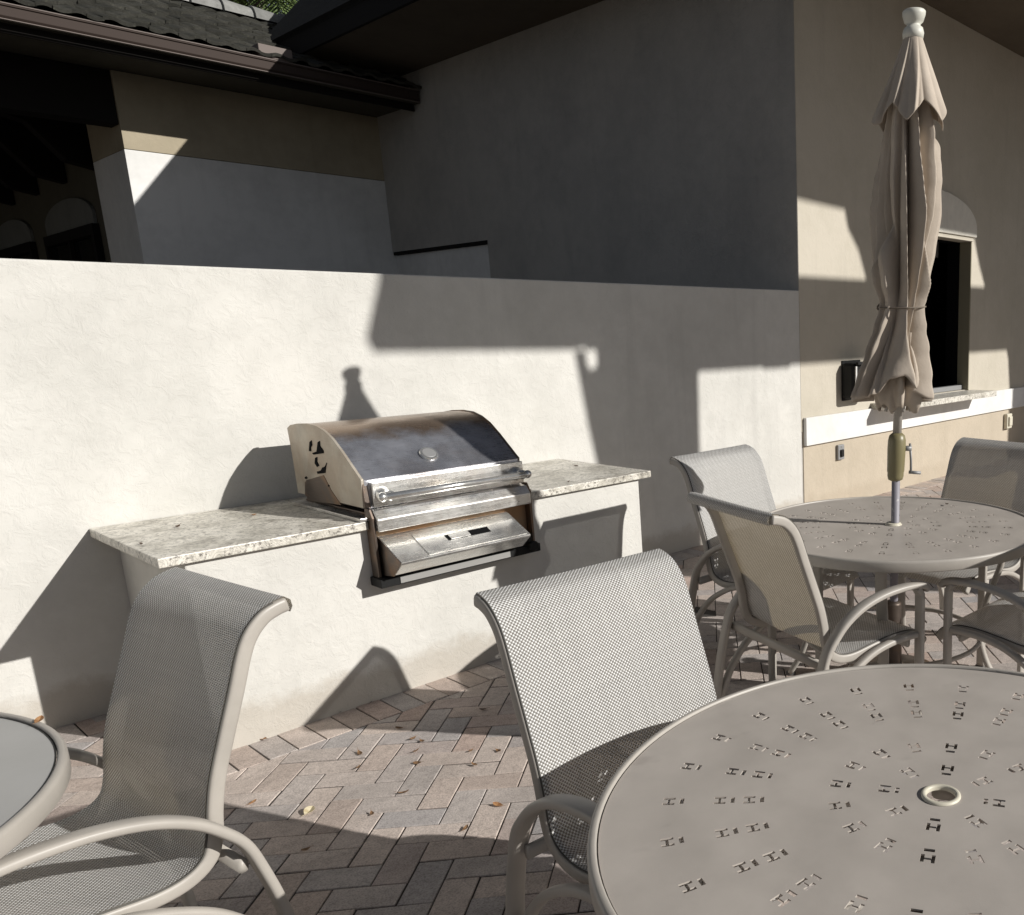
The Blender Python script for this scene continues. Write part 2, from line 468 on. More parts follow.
def paver(poly, fine=True):
    if len(poly) < 3 or area(poly) < .0012: return
    o = shrink(poly, .0024 + rp.uniform(-.0008, .0009))
    if not o: return
    i1 = shrink(o, .0016) if fine else None
    dz = rp.uniform(-.0022, .0015); tx, ty = rp.uniform(-.012, .012), rp.uniform(-.012, .012)
    cx_ = sum(p[0] for p in o) / len(o); cy_ = sum(p[1] for p in o) / len(o)
    h = lambda p, z: bm.verts.new((p[0], p[1], z + dz + tx * (p[0] - cx_) + ty * (p[1] - cy_)))
    n = len(o)
    b = [h(p, -.016) for p in o]
    if i1 and len(i1) == n:
        a = [h(p, -.0018) for p in o]; t = [h(p, 0) for p in i1]
        rings = (b, a, t)
    else:
        t = [h(p, 0) for p in o]; rings = (b, t)
    for r0, r1 in zip(rings, rings[1:]):
        for k in range(n): bm.faces.new((r0[k], r0[(k + 1) % n], r1[(k + 1) % n], r1[k]))
    bm.faces.new(t)
U = .1
c45 = math.sqrt(.5)
_w2 = onZ(200 + 590 / 2.844, 640 + 690 / 2.844, 0); ox, oy = _w2.x - .4 * c45, _w2.y - .4 * c45
def tr(a, b): 
    a *= U; b *= U
    return (ox + (a - b) * c45, oy + (a + b) * c45)
def herring_polys(x0, x1, y0, y1):
    for i in range(-140, 141):
        for j in range(-50, 51):
            for kind in (0, 1):
                if kind == 0: q = ((i + 4 * j, i), (i + 4 * j + 2, i), (i + 4 * j + 2, i + 1), (i + 4 * j, i + 1))
                else: q = ((3 + i + 4 * j, i), (4 + i + 4 * j, i), (4 + i + 4 * j, i + 2), (3 + i + 4 * j, i + 2))
                p = [tr(*c) for c in q]
                mx = sum(c[0] for c in p) / 4; my = sum(c[1] for c in p) / 4
                if x0 < mx < x1 and y0 < my < y1: yield p, mx, my
for p, mx, my in herring_polys(-.9, 11.5, -.6, WY + .2):
    if X0C - .1 < mx < X1C + .02:
        p = clip_poly(p, lambda c: CY - .2 - c[1])
    else:
        p = clip_poly(p, lambda c: WY - .2 - c[1])
        if mx <= X0C - .1 and my > CY - .3: p = clip_poly(p, lambda c: X0C - .2 - c[0]) if p else p
        elif mx >= X1C and my > CY - .3: p = clip_poly(p, lambda c: c[0] - X1C - .2) if p else p
    if p: paver(p)
k = X0C - .2
while k < X1C + .2:
    paver([(k, CY - .2), (k + .1, CY - .2), (k + .1, CY + .02), (k, CY + .02)]); k += .1
for (a, b) in ((-.9, X0C - .2), (X1C + .2, 11.5)):
    k = a
    while k < b - .05:
        paver([(k, WY - .2), (k + .1, WY - .2), (k + .1, WY + .02), (k, WY + .02)]); k += .1
for xa in (X0C - .2, X1C):
    k = CY + .02
    while k < WY:
        paver([(xa, k), (xa + .2, k), (xa + .2, k + .1), (xa, k + .1)]); k += .1
tag(link_mesh('patio_paving', bm, M['paver']), kind='structure')

# ------------------------------------------------------------------ low wall
bm = NB(); box(bm, -7, 5.447, WY, WY + .22, -.02, 1.815)
o = link_mesh('garden_wall', bm, M['stucco_white'], bevel=.008, segs=3)
tag(o, 'low pale stucco wall behind the grill counter with sunlight and shadow across it', 'wall')

# ------------------------------------------------------------------ grill counter
counter = empty('grill_counter', (2.0, 3.98, 0))
tag(counter, 'stuccoed outdoor counter with granite slabs built against the low wall', 'counter')
GX0, GX1 = 1.605, 2.325
def rel(o, root):
    o.parent = root; o.matrix_parent_inverse = Matrix.Translation(-Vector(root.location)); return o
bm = NB()
# U shaped carcass round the grill opening
z1 = .738
prism(bm, [(X0C, CY, -.02), (X0C, CY, z1), (GX0 + .02, CY, z1), (GX0 + .02, CY, .54), (GX1 - .02, CY, .54), (GX1 - .02, CY, z1), (X1C, CY, z1), (X1C, CY, -.02)], (0, WY - CY - .002, 0))
rel(link_mesh('counter_base', bm, M['stucco_white'], bevel=.006), counter)
def slab(poly):
    bm = NB(); prism(bm, [(x, y, .742) for x, y in poly], (0, 0, .036))
    return rel(link_mesh('countertop', bm, M['granite'], bevel=.004), counter)
slab([(.868, 3.553), (1.585, 3.553), (1.585, WY - .003), (.868, WY - .003)])
slab([(2.335, 3.553), (3.105, 3.553), (3.105, WY - .003), (2.335, WY - .003)])
slab([(1.588, 4.2), (2.332, 4.2), (2.332, WY - .003), (1.588, WY - .003)])

# ------------------------------------------------------------------ built-in grill
grill = empty('gas_grill', (1.965, 3.85, .542))
tag(grill, 'stainless steel built-in gas grill with sooty closed lid set in the counter', 'grill')
def gp(name, bm, m, parent=None, smooth=False, bevel=.003, **k):
    o = link_mesh(name, bm, m, None, smooth=smooth, bevel=bevel, **k)
    if parent is None: rel(o, grill)
    else:
        o.parent = parent
    return o
LX0, LX1 = 1.580, 2.312
# body inside the opening
bm = NB(); box(bm, GX0 + .005, GX1 - .005, 3.575, 4.19, .545, .80)
gp('firebox', bm, M['steel_dark'])
# lid: side profile (y,z)
lidp = [(3.560, .945), (3.575, .955), (3.70, 1.050), (3.775, 1.100), (3.84, 1.128), (3.91, 1.145), (4.00, 1.149), (4.10, 1.143), (4.17, 1.133), (4.205, 1.118)]
full = [(3.565, .826)] + lidp + [(4.192, 1.0), (4.188, .826)]
bm = NB()
n = len(full)
cols = []
for x in (LX0 + .012, LX1 - .012):
    cols.append([bm.verts.new((x, y, z)) for y, z in full])
for i in range(n):
    bm.faces.new((cols[0][i], cols[0][(i + 1) % n], cols[1][(i + 1) % n], cols[1][i]))
lid = gp('lid', bm, M['steel_lid'], bevel=0)
for p in lid.data.polygons: p.use_smooth = True
em = lid.modifiers.new('split', 'EDGE_SPLIT'); em.split_angle = math.radians(28)
for x, s in ((LX0, 1), (LX1, -1)):
    bm = NB()
    prism(bm, [(x, y + (.004 if i in (0,) else 0), z + .004) for i, (y, z) in enumerate(full)], (s * .012, 0, 0))
    gp('lid_side', bm, M['steel_side'] if s > 0 else M['steel_dark'], lid, bevel=.002)
# cut-out marks and heat shield on the near side
def mark(pts, m=M['void']):
    bm = NB(); prism(bm, [(LX0 - .0025, y, z) for y, z in pts], (.004, 0, 0)); return gp('vent_cutout', bm, m, lid, bevel=0)
def side_pts(pts):
    out = []
    for a, b in pts:
        p = onX(270 + a / 7.62, 400 + b / 7.62, LX0); out.append((p.y, p.z))
    return out
mark(side_pts([(300, 388), (304, 320), (318, 308), (323, 345), (313, 360), (315, 390)]))
mark(side_pts([(358, 392), (367, 320), (381, 312), (384, 350), (409, 385), (411, 405), (336, 416), (324, 404)]))
mark(side_pts([(347, 440), (362, 434), (361, 470), (377, 500), (362, 510), (344, 482)]))
mark(side_pts([(434, 478), (428, 512), (423, 556), (366, 563), (361, 545), (390, 536), (402, 514), (420, 508)]))
mark(side_pts([(268, 588), (278, 582), (288, 592), (282, 602), (270, 600)]))
mark(side_pts([(444, 650), (450, 645), (456, 655), (448, 662)]))
bm = NB(); prism(bm, [(LX0 - .0015, y, z) for y, z in side_pts([(270, 720), (268, 628), (280, 610), (410, 572), (470, 690), (545, 800), (300, 768)])], (.003, 0, 0))
gp('heat_shield', bm, M['steel_dark'], lid, bevel=0)
# front lip of the lid with corner posts
bm = NB(); box(bm, LX0 + .03, LX1 - .004, 3.535, 3.5635, .832, .935)
gp('lid_lip', bm, M['steel'], lid)
bm = NB(); prism(bm, [(LX0 + .002, 3.60, .83), (LX0 + .002, 3.60, .95), (LX0 + .002, 3.562, .938), (LX0 + .002, 3.555, .83)], (.024, 0, 0))
gp('lid_corner', bm, M['steel_dark'], lid)
# handle
bm = NB(); sweep(bm, [(1.615, 3.468, .882), (2.285, 3.468, .882)], .030, .030, (0, 0, 1), n=20, power=2)
handle = gp('handle', bm, M['steel_bright'], smooth=True, bevel=0)
for x in (1.65, 2.265):
    bm = NB()
    rings = []
    for y, r in ((3.537, .032), (3.528, .032), (3.515, .023), (3.49, .019), (3.472, .021)):
        rings.append([bm.verts.new((x + r * math.cos(2 * PI * j / 16), y, .882 + r * math.sin(2 * PI * j / 16))) for j in range(16)])
    for a, b in zip(rings, rings[1:]):
        for j in range(16): bm.faces.new((a[j], a[(j + 1) % 16], b[(j + 1) % 16], b[j]))
    bm.faces.new(rings[0]); bm.faces.new(rings[-1][::-1])
    gp('handle_post', bm, M['steel_bright'], handle, smooth=True, bevel=0)
for x in (1.615, 2.285):
    bm = NB(); bmesh.ops.create_uvsphere(bm, u_segments=16, v_segments=10, radius=.0195, matrix=Matrix.Translation((x, 3.468, .882)))
    gp('handle_end', bm, M['steel_bright'], handle, smooth=True, bevel=0)
# thermometer on the sloping lid face
def sloped(name, cx, r, depth, m, parent, lift):
    p0 = Vector((cx, 3.640, 1.0045)); nrm = Vector((0, -.605, .796)).normalized()
    q = nrm.to_track_quat('Z', 'Y').to_matrix().to_4x4()
    bm = NB(); lathe(bm, [(r * .98, -.004), (r, depth * .6), (r * .92, depth), (r * .75, depth)], 28, cap0=True, cap1=True)
    bmesh.ops.transform(bm, matrix=Matrix.Translation(p0 + nrm * lift) @ q, verts=bm.verts[:])
    return gp(name, bm, m, parent, smooth=False, bevel=0)
th = sloped('thermometer', 1.915, .040, .012, M['steel_bright'], lid, 0)
sloped('thermometer_dial', 1.915, .029, .003, M['grey_plate'], lid, .011)
# trim flange over the counter edge
bm = NB(); box(bm, 1.552, 1.606, 3.548, 4.2, .7795, .793); gp('trim_flange', bm, M['steel'], bevel=.002)
bm = NB(); box(bm, 2.314, 2.352, 3.548, 4.2, .7795, .793); gp('trim_flange', bm, M['steel'], bevel=.002)
# front fascia
bm = NB(); prism(bm, [(1.60, 3.575, .825), (1.60, 3.53, .82), (1.60, 3.502, .785), (1.60, 3.502, .735), (1.60, 3.575, .735)], (.715, 0, 0))
gp('front_fascia', bm, M['steel'])
bm = NB(); box(bm, 1.60, 2.318, 3.556, 3.575, .545, .734)
gp('recess_panel', bm, M['rust'])
for x in (1.586, 2.319):
    bm = NB(); prism(bm, [(x, 3.578, .50), (x, 3.578, .83), (x, 3.545, .83), (x, 3.522, .79), (x, 3.522, .50)], (.013, 0, 0))
    gp('side_flange', bm, M['steel_dark'])
# drip drawer, wedge shaped
bm = NB(); prism(bm, [(1.612, 3.5555, .708), (1.612, 3.535, .704), (1.612, 3.372, .624), (1.612, 3.374, .614), (1.612, 3.44, .560), (1.612, 3.5555, .545)], (.600, 0, 0))
drawer = gp('drip_drawer', bm, M['steel'])
bm = NB(); prism(bm, [(1.608, 3.555, .709), (1.608, 3.534, .705), (1.608, 3.369, .622), (1.608, 3.44, .557), (1.608, 3.555, .542)], (.0035, 0, 0))
gp('drawer_side', bm, M['steel_dark'], drawer, bevel=0)
nv = Vector((0, -.08, .163)).normalized()
def onface(x, t, lift):      # t: 0 top .. 1 bottom of the sloping drawer face
    p = Vector((x, 3.535, .704)).lerp(Vector((x, 3.372, .624)), t); return p + nv * lift
bm = NB(); prism(bm, [onface(1.735, .14, .0005), onface(2.195, .14, .0005), onface(2.200, .95, .0005), onface(1.735, .95, .0005)], nv * .003)
gp('drawer_plate', bm, M['steel_bright'], drawer, bevel=.001)
bm = NB(); prism(bm, [onface(1.855, .40, .004), onface(2.055, .40, .004), onface(2.055, .60, .004), onface(1.855, .60, .004)], nv * .0015)
gp('pull_slot', bm, M['void'], drawer, bevel=0)
bm = NB(); prism(bm, [onface(1.866, .43, .006), onface(1.958, .43, .006), onface(1.958, .60, .006), onface(1.866, .60, .006)], nv * .004)
gp('pull_lip', bm, M['steel_bright'], drawer, bevel=.001)
# bottom rail with a foil strip
bm = NB(); box(bm, 1.575, 2.335, 3.488, 3.578, .503, .541); gp('bottom_rail', bm, M['black'])
bm = NB(); box(bm, 1.655, 2.17, 3.484, 3.4885, .509, .535); gp('foil_strip', bm, M['label_foil'], bevel=0)
bm = NB()
rings = []
for y, r in ((3.489, .02), (3.475, .022), (3.462, .024), (3.455, .018)):
    rings.append([bm.verts.new((2.285 + r * math.cos(2 * PI * j / 18), y, .54 + r * math.sin(2 * PI * j / 18))) for j in range(18)])
for a, b in zip(rings, rings[1:]):
    for j in range(18): bm.faces.new((a[j], a[(j + 1) % 18], b[(j + 1) % 18], b[j]))
bm.faces.new(rings[0]); bm.faces.new(rings[-1][::-1])
gp('control_knob', bm, M['black'], bevel=0)
bm = NB(); box(bm, 2.255, 2.272, 3.46, 3.555, .565, .60); gp('drawer_latch', bm, M['black'])

# ------------------------------------------------------------------ main building (right)
bld = empty('clubhouse', (8.0, 7.5, 0))
tag(bld, 'tall tan stucco building on the right with an arched serving window and dark overhanging roof', 'building')
def bp(name, bm, m, parent=None, bevel=.005, **k):
    o = link_mesh(name, bm, m, None, bevel=bevel, **k)
    if parent is None: rel(o, bld)
    else: o.parent = parent
    return o
BX = 5.45; FY = 4.384
# side wall with a shallow recess, running back to the courtyard wall
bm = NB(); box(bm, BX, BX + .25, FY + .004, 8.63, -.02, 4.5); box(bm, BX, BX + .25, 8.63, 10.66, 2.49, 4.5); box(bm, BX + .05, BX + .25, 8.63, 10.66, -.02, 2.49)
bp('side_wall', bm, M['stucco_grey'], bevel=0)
bm = NB(); box(bm, BX - .003, BX + .05, 8.625, 10.64, 2.452, 2.491)
bp('recess_lintel', bm, M['dark_wood'], bevel=.003)
bm = NB(); box(bm, BX + .03, BX + .049, 8.64, 10.655, -.02, 2.451)
bp('recess_panel', bm, M['trim_white'], bevel=.003)
# front wall with an arched opening
WX0, WX1, WZ0, WZ1, ATOP = 6.72, 8.31, .862, 2.40, 2.80
def arch_pts(y, grow=0, nseg=20):
    c = (WX0 + WX1) / 2; hw = (WX1 - WX0) / 2 + .05 + grow
    pts = []
    for i in range(nseg + 1):
        a = PI * i / nseg
        pts.append((c + hw * math.cos(a), y, WZ1 + .08 + (ATOP - WZ1 - .08 + grow) * math.sin(a) ** .9))
    return pts
bm = NB()
prism(bm, [(BX + .003, FY, .698), (BX + .003, FY, 4.5), (13, FY, 4.5), (13, FY, .698), (WX1, FY, .698), (WX1, FY, WZ1 + .005), (WX0, FY, WZ1 + .005), (WX0, FY, .698)], (0, .25, 0))
bp('front_wall', bm, M['stucco_cream'], bevel=0)
bm = NB(); box(bm, BX + .02, 13, FY - .004, FY + .25, -.02, .697)
bp('base_wall', bm, M['stucco_tan'], bevel=.003)
bm = NB(); box(bm, WX0, WX1, FY + .02, FY + .25, .70, WZ0); bp('window_apron', bm, M['stucco_cream'])
bm = NB(); box(bm, BX + .025, 13, FY - .035, FY - .0045, .583, .812); bp('trim_band', bm, M['trim_white'], bevel=.004)
# raised arch panel above the window
ap = arch_pts(FY - .0305)
bm = NB(); prism(bm, [(ap[0][0], ap[0][1], WZ1 + .012)] + ap + [(ap[-1][0], ap[-1][1], WZ1 + .012)], (0, .030, 0))
bp('arch_panel', bm, M['stucco_arch'], bevel=.006)
# window: frame, dark interior, granite serving sill
wf = empty('serving_window', (0, 0, 0)); rel(wf, bld); wf.matrix_parent_inverse = Matrix.Translation(-Vector(bld.location))
def wp(name, b, m, bevel=.004):
    bm = NB(); box(bm, *b); o = link_mesh(name, bm, m, wf, bevel=bevel); return o
wp('jamb', (WX0 + .002, WX0 + .022, FY - .004, FY + .13, WZ0 + .002, WZ1 - .03), M['frame_olive'])
wp('jamb', (WX1 - .022, WX1 - .002, FY - .004, FY + .13, WZ0 + .002, WZ1 - .03), M['frame_olive'])
wp('head', (WX0 + .002, WX1 - .002, FY - .018, FY + .13, WZ1 - .029, WZ1 + .004), M['stucco_cream'])
wp('track', (WX0 + .023, WX1 - .023, FY + .06, FY + .12, WZ0 + .002, WZ0 + .05), M['grey_plate'])
wp('serving_sill', (6.45, 8.37, 4.085, FY + .018, .803, .858), M['granite'])
bm = NB()
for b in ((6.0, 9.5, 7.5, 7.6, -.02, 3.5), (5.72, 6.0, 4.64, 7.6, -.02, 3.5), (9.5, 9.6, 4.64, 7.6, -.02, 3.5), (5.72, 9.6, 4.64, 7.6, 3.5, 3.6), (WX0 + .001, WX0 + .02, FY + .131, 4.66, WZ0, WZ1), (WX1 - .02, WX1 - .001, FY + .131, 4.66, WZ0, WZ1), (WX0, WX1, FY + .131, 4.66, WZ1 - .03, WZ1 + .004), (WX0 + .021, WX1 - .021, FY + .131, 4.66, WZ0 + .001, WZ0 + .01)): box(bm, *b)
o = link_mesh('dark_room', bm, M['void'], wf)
_c = onY(935, 247, 4.9)
wp('wall_card', (_c.x - .10, _c.x + .06, 4.89, 4.90, _c.z - .11, _c.z + .09), M['trim_white'])
# roof: eave, soffit, fascia
EX, EY0, EY1 = 4.395, 3.33, 11.0
bm = NB(); box(bm, EX + .02, BX - .001, EY0 + .02, EY1 - .02, 4.335, 4.36); box(bm, BX - .001, 13.4, EY0 + .02, FY - .001, 4.335, 4.36)
bp('soffit', bm, M['soffit'], bevel=0)
bm = NB(); box(bm, EX, EX + .03, EY0, EY1, 4.332, 4.53); box(bm, EX + .03, 13.5, EY0, EY0 + .03, 4.332, 4.53); box(bm, EX + .03, 8.2, EY1 - .03, EY1, 4.332, 4.53)
bp('fascia', bm, M['dark_wood'], bevel=.004)
bm = NB()
sl = 1.16; RX = EX + 2.6; RZ = 4.535 + 2.6 * sl
P = {k: bm.verts.new(v) for k, v in dict(a=(EX - .02, EY0 - .02, 4.532), b=(EX - .02, EY1 + .02, 4.532), c=(RX, EY0 + 2.6, RZ), d=(RX, EY1 + .02, RZ),
     e=(13.6, EY0 - .02, 4.532), f=(13.6, EY0 + 2.6, RZ), a2=(EX - .02, EY0 - .02, 4.60), b2=(EX - .02, EY1 + .02, 4.60)).items()}
bm.faces.new([P[k] for k in 'abdc']); bm.faces.new([P[k] for k in 'acfe'])
bmesh.ops.delete(bm, geom=[P['a2'], P['b2']], context='VERTS')
o = bp('roof', bm, M['tile_dark'], bevel=0)
sm = o.modifiers.new('thick', 'SOLIDIFY'); sm.thickness = .05; sm.offset = 0
bm = NB(); prism(bm, [(EX + .1, EY1 - .06, 4.54), (RX, EY1 - .06, RZ - .1), (13.0, EY1 - .06, RZ - .1), (13.0, EY1 - .06, 4.34), (EX + .4, EY1 - .06, 4.36)], (0, .02, 0))
bp('gable_end', bm, M['dark_wood'], bevel=0)

# fittings on the right-hand wall: each can be unscrewed
bx = empty('wall_lantern', (6.13, 4.30, .92)); tag(bx, 'black wall-mounted lantern box with an edge highlight painted as a pale strip, left of the serving window', 'lantern')
def lp(name, b, m, root, bevel=.004, par=None):
    bm = NB(); box(bm, *b); o = link_mesh(name, bm, m, None, bevel=bevel)
    o.parent = par or root; o.matrix_parent_inverse = Matrix.Translation(-Vector(root.location)); return o
_h = onY(841, 380, 4.372).x
lp('housing', (_h, 6.30, 4.235, FY - .012, .925, 1.235), M['black'], bx, .03, )
lp('back_plate', (_h + .02, 6.28, FY - .012, FY - .001, .91, 1.25), M['black'], bx, .004)
_s = onY(849.5, 380, 4.225)
lp('strip', (_h + .012, _h + .028, 4.222, 4.2345, .955, 1.205), M['trim_white'], bx, .003)  # white strip paints in the highlight along the front left edge
lp('top_rail', (_h + .02, 6.28, 4.205, 4.233, 1.215, 1.24), M['black'], bx, .005)
oc = empty('outlet_cover', (5.958, 4.36, .475)); tag(oc, 'small grey metal outlet cover on the tan wall base below the white band', 'outlet', 'outlet covers on the wall base')
lp('plate', (5.915, 6.005, 4.352, FY - .006, .41, .54), M['grey_plate'], oc, .006)
lp('socket_lid', (5.938, 5.982, 4.335, 4.3515, .435, .50), M['black'], oc, .012)
lp('screw', (5.955, 5.965, 4.346, 4.3515, .518, .528), M['steel_bright'], oc, .002)
oc = empty('outlet_cover', (9.235, 4.36, .45)); tag(oc, 'beige outlet box on the tan wall base at the edge of the shade', 'outlet', 'outlet covers on the wall base')
lp('plate', (9.17, 9.30, 4.33, FY - .006, .36, .53), M['cream_plastic'], oc, .01)
lp('socket_lid', (9.195, 9.275, 4.31, 4.3295, .39, .50), M['cream_plastic'], oc, .01)

# ------------------------------------------------------------------ courtyard building (back left)
cb = empty('courtyard_building', (3.5, 11.0, 0))
tag(cb, 'low building behind the wall with mossy tiled roof, brown gutter and arched porch windows', 'building')
def cp(name, bm, m, par=None, bevel=.004, **k):
    o = link_mesh(name, bm, m, None, bevel=bevel, **k)
    o.parent = par or cb
    if par is None: o.matrix_parent_inverse = Matrix.Translation(-Vector(cb.location))
    return o
YB, XE, ZD = 10.66, 2.943, 3.30
bm = NB(); box(bm, XE, BX + .04, YB, YB + 1.04, -.02, ZD); cp('dado_wall', bm, M['trim_white'], bevel=.004)
bm = NB(); box(bm, XE + .001, BX + .04, YB - .004, YB + 1.041, ZD + .004, 4.0); cp('upper_wall', bm, M['stucco_band'], bevel=.004)
# porch wall with arched windows, facing the camera side
PX0 = 3.10
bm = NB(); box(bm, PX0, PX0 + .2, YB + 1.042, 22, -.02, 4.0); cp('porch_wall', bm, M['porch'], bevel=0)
for (ya, yb) in ((12.55, 14.6), (15.4, 17.5), (18.3, 20.4)):
    pts = []
    c = (ya + yb) / 2; hw = (yb - ya) / 2
    for i in range(21):
        a = PI * i / 20; pts.append((PX0 - .035, c + hw * math.cos(a), 2.90 + .23 * math.sin(a)))
    bm = NB(); prism(bm, [(PX0 - .035, yb, 2.78)] + pts + [(PX0 - .035, ya, 2.78)], (.034, 0, 0))
    cp('arch_panel', bm, M['porch_panel'], bevel=.004)
    bm = NB(); box(bm, PX0 - .07, PX0 - .002, ya - .04, yb + .04, 2.66, 2.779); box(bm, PX0 - .07, PX0 - .002, ya - .04, ya + .06, .9, 2.659); box(bm, PX0 - .07, PX0 - .002, yb - .06, yb + .04, .9, 2.659)
    wfr = cp('window', bm, M['dark_wood'], bevel=.003)
    bm = NB(); box(bm, PX0 - .02, PX0 - .003, ya + .061, yb - .061, .9, 2.658); cp('pane', bm, M['glass'], wfr, bevel=0)
    bm = NB(); box(bm, PX0 - .065, PX0 - .021, c - .03, c + .03, .9, 2.658); cp('mullion', bm, M['dark_wood'], wfr, bevel=.003)
# porch ceiling, beam and brackets
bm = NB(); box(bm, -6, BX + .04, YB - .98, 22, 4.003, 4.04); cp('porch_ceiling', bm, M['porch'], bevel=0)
bm = NB(); box(bm, -6, XE + .0, YB + .02, YB + .24, 3.52, 4.0); cp('porch_beam', bm, M['dark_wood'], bevel=.01)
for y in (12.1, 13.4, 14.7, 16.0, 17.3):
    bm = NB(); prism(bm, [(PX0 - .005, y, 3.98), (PX0 - 1.2, y, 3.98), (PX0 - 1.2, y, 3.86), (PX0 - .55, y, 3.70), (PX0 - .28, y, 3.36), (PX0 - .005, y, 3.30)], (0, .18, 0))
    cp('corbel', bm, M['dark_wood'], bevel=.01)
# back wall that closes the porch in shade
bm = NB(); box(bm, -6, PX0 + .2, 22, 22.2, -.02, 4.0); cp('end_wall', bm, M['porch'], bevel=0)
# gutter
GY = 9.65
bm = NB()
prof = [(GY + .12, 4.008), (GY + .02, 4.008), (GY, 4.03), (GY, 4.10), (GY - .012, 4.104), (GY - .012, 4.116), (GY + .12, 4.116)]
prism(bm, [(-6, y, z) for y, z in prof], (BX + 6 - .02, 0, 0)); gut = cp('gutter', bm, M['gutter'], bevel=.003)
bm = NB(); box(bm, -6, BX - .021, GY - .016, GY + .05, 4.1165, 4.126); cp('gutter_lip', bm, M['gutter_pale'], gut, bevel=.002)
bm = NB(); box(bm, -6, BX - .021, GY - .008, GY + .018, 4.000, 4.0075); cp('drip_edge', bm, M['gutter_pale'], gut, bevel=.002)
bm = NB(); box(bm, -6, BX - .02, GY + .121, GY + .15, 3.93, 4.10); cp('fascia', bm, M['dark_wood'], bevel=.004)
bm = NB(); box(bm, 3.86, 4.16, 9.64, 9.80, 4.13, 4.245); cp('gutter_end_box', bm, M['gutter_pale'], bevel=.006)
# tiled roof
bm = NB(); prism(bm, [(-6, 9.72, 4.128), (-6, 12, 5.10), (-6, 14.3, 4.128)], (BX + 6, 0, 0))
roof = cp('roof', bm, M['tile'], bevel=0)
bm = NB()
rt = random.Random(5)
L = math.hypot(12 - 9.66, 5.13 - 4.13); ncrs = 8
d = Vector((0, 12 - 9.66, 5.13 - 4.13)).normalized(); nrm = Vector((0, -d.z, d.y))
for r in range(ncrs):
    for kx in range(60):
        x0 = -1.0 + kx * .108 + (r % 2) * .0
        if x0 > BX + .1: continue
        s0 = r * L / ncrs - .03 + rt.uniform(-.008, .008); s1 = s0 + L / ncrs + .07
        lift = .045 + rt.uniform(0, .008)
        prev = None
        vsq = []
        for s, up in ((s0, lift), (s1, .015)):
            row = []
            for q in range(6):
                t = q / 5; hh = .016 * math.sin(PI * t) if kx % 2 == 0 else .004 - .012 * math.sin(PI * t)
                p = Vector((x0 + t * .118 - .005, 9.66, 4.135)) + d * s + nrm * (up + hh)
                row.append(p)
            vsq.append(row)
        a = [bm.verts.new(p) for p in vsq[0]]; b = [bm.verts.new(p) for p in vsq[1]]; c_ = [bm.verts.new(p - nrm * .028) for p in vsq[0]]
        for q in range(5):
            bm.faces.new((a[q], a[q + 1], b[q + 1], b[q])); bm.faces.new((c_[q], c_[q + 1], a[q + 1], a[q]))
cp('roof_tiles', bm, M['tile'], roof, bevel=0)
bm = NB()
for kx in range(22):
    x0 = -1 + kx * .32
    if x0 > BX - .1: continue
    ring = []
    for x, r in ((x0, .165), (x0 + .36, .125)):
        ring.append([bm.verts.new((x, 12.0 + r * math.cos(PI * j / 10) * 1.1, 5.13 + r * math.sin(PI * j / 10) + (0.012 if x > x0 else 0))) for j in range(11)])
    for j in range(10): bm.faces.new((ring[0][j], ring[0][j + 1], ring[1][j + 1], ring[1][j]))
    bm.faces.new(ring[0])
cp('ridge_tiles', bm, M['tile_ridge'], roof, bevel=0)

# ------------------------------------------------------------------ palm beyond the roof
pt = empty('palm_tree', (6.9, 17.0, -.02)); tag(pt, 'green palm whose fronds show above the mossy tiled roof', 'tree')
bm = NB(); sweep(bm, catmull([(0, 0, 0), (.08, 0, 2.5), (.02, .1, 5), (0, 0, 7.6)], 10), .34, .34, (1, 0, 0), n=14, power=2, taper=lambda t: 1.15 - .4 * t)
link_mesh('trunk', bm, M['bark'], pt, smooth=True)
bm = NB(); rf = random.Random(11)
for k in range(44):
    az = rf.uniform(0, 2 * PI); el = rf.uniform(-.5, 1.2); Ln = rf.uniform(1.7, 2.5)
    p = Vector((0, 0, 7.6)); dirv = Vector((math.cos(az) * math.cos(el), math.sin(az) * math.cos(el), math.sin(el)))
    pts = []
    for s in range(15):
        pts.append(p.copy()); p = p + dirv * (Ln / 14); dirv = (dirv + Vector((0, 0, -.085))).normalized()
    for s in range(2, 14):
        t = (pts[s + 1] - pts[s - 1]).normalized(); side = t.cross(Vector((0, 0, 1))).normalized()
        for sg in (-1, 1):
            for sub in (0, .5):
                b0 = pts[s].lerp(pts[s + 1], sub); ll = .62 * math.sin(PI * min(1, (s + 1.5) / 15)) + .12
                tip = b0 + (side * sg * .8 + t * .65 + Vector((0, 0, -.25 + rf.uniform(-.15, .1)))).normalized() * ll
                wv = t * .022
                bm.faces.new([bm.verts.new(b0 - wv), bm.verts.new(b0.lerp(tip, .5) - wv * .8 + Vector((0, 0, .01))), bm.verts.new(tip), bm.verts.new(b0.lerp(tip, .5) + wv * .8), bm.verts.new(b0 + wv)])
    sweep(bm, pts, .022, .03, (0, 0, 1), n=5, power=2)
link_mesh('crown', bm, M['frond'], pt)

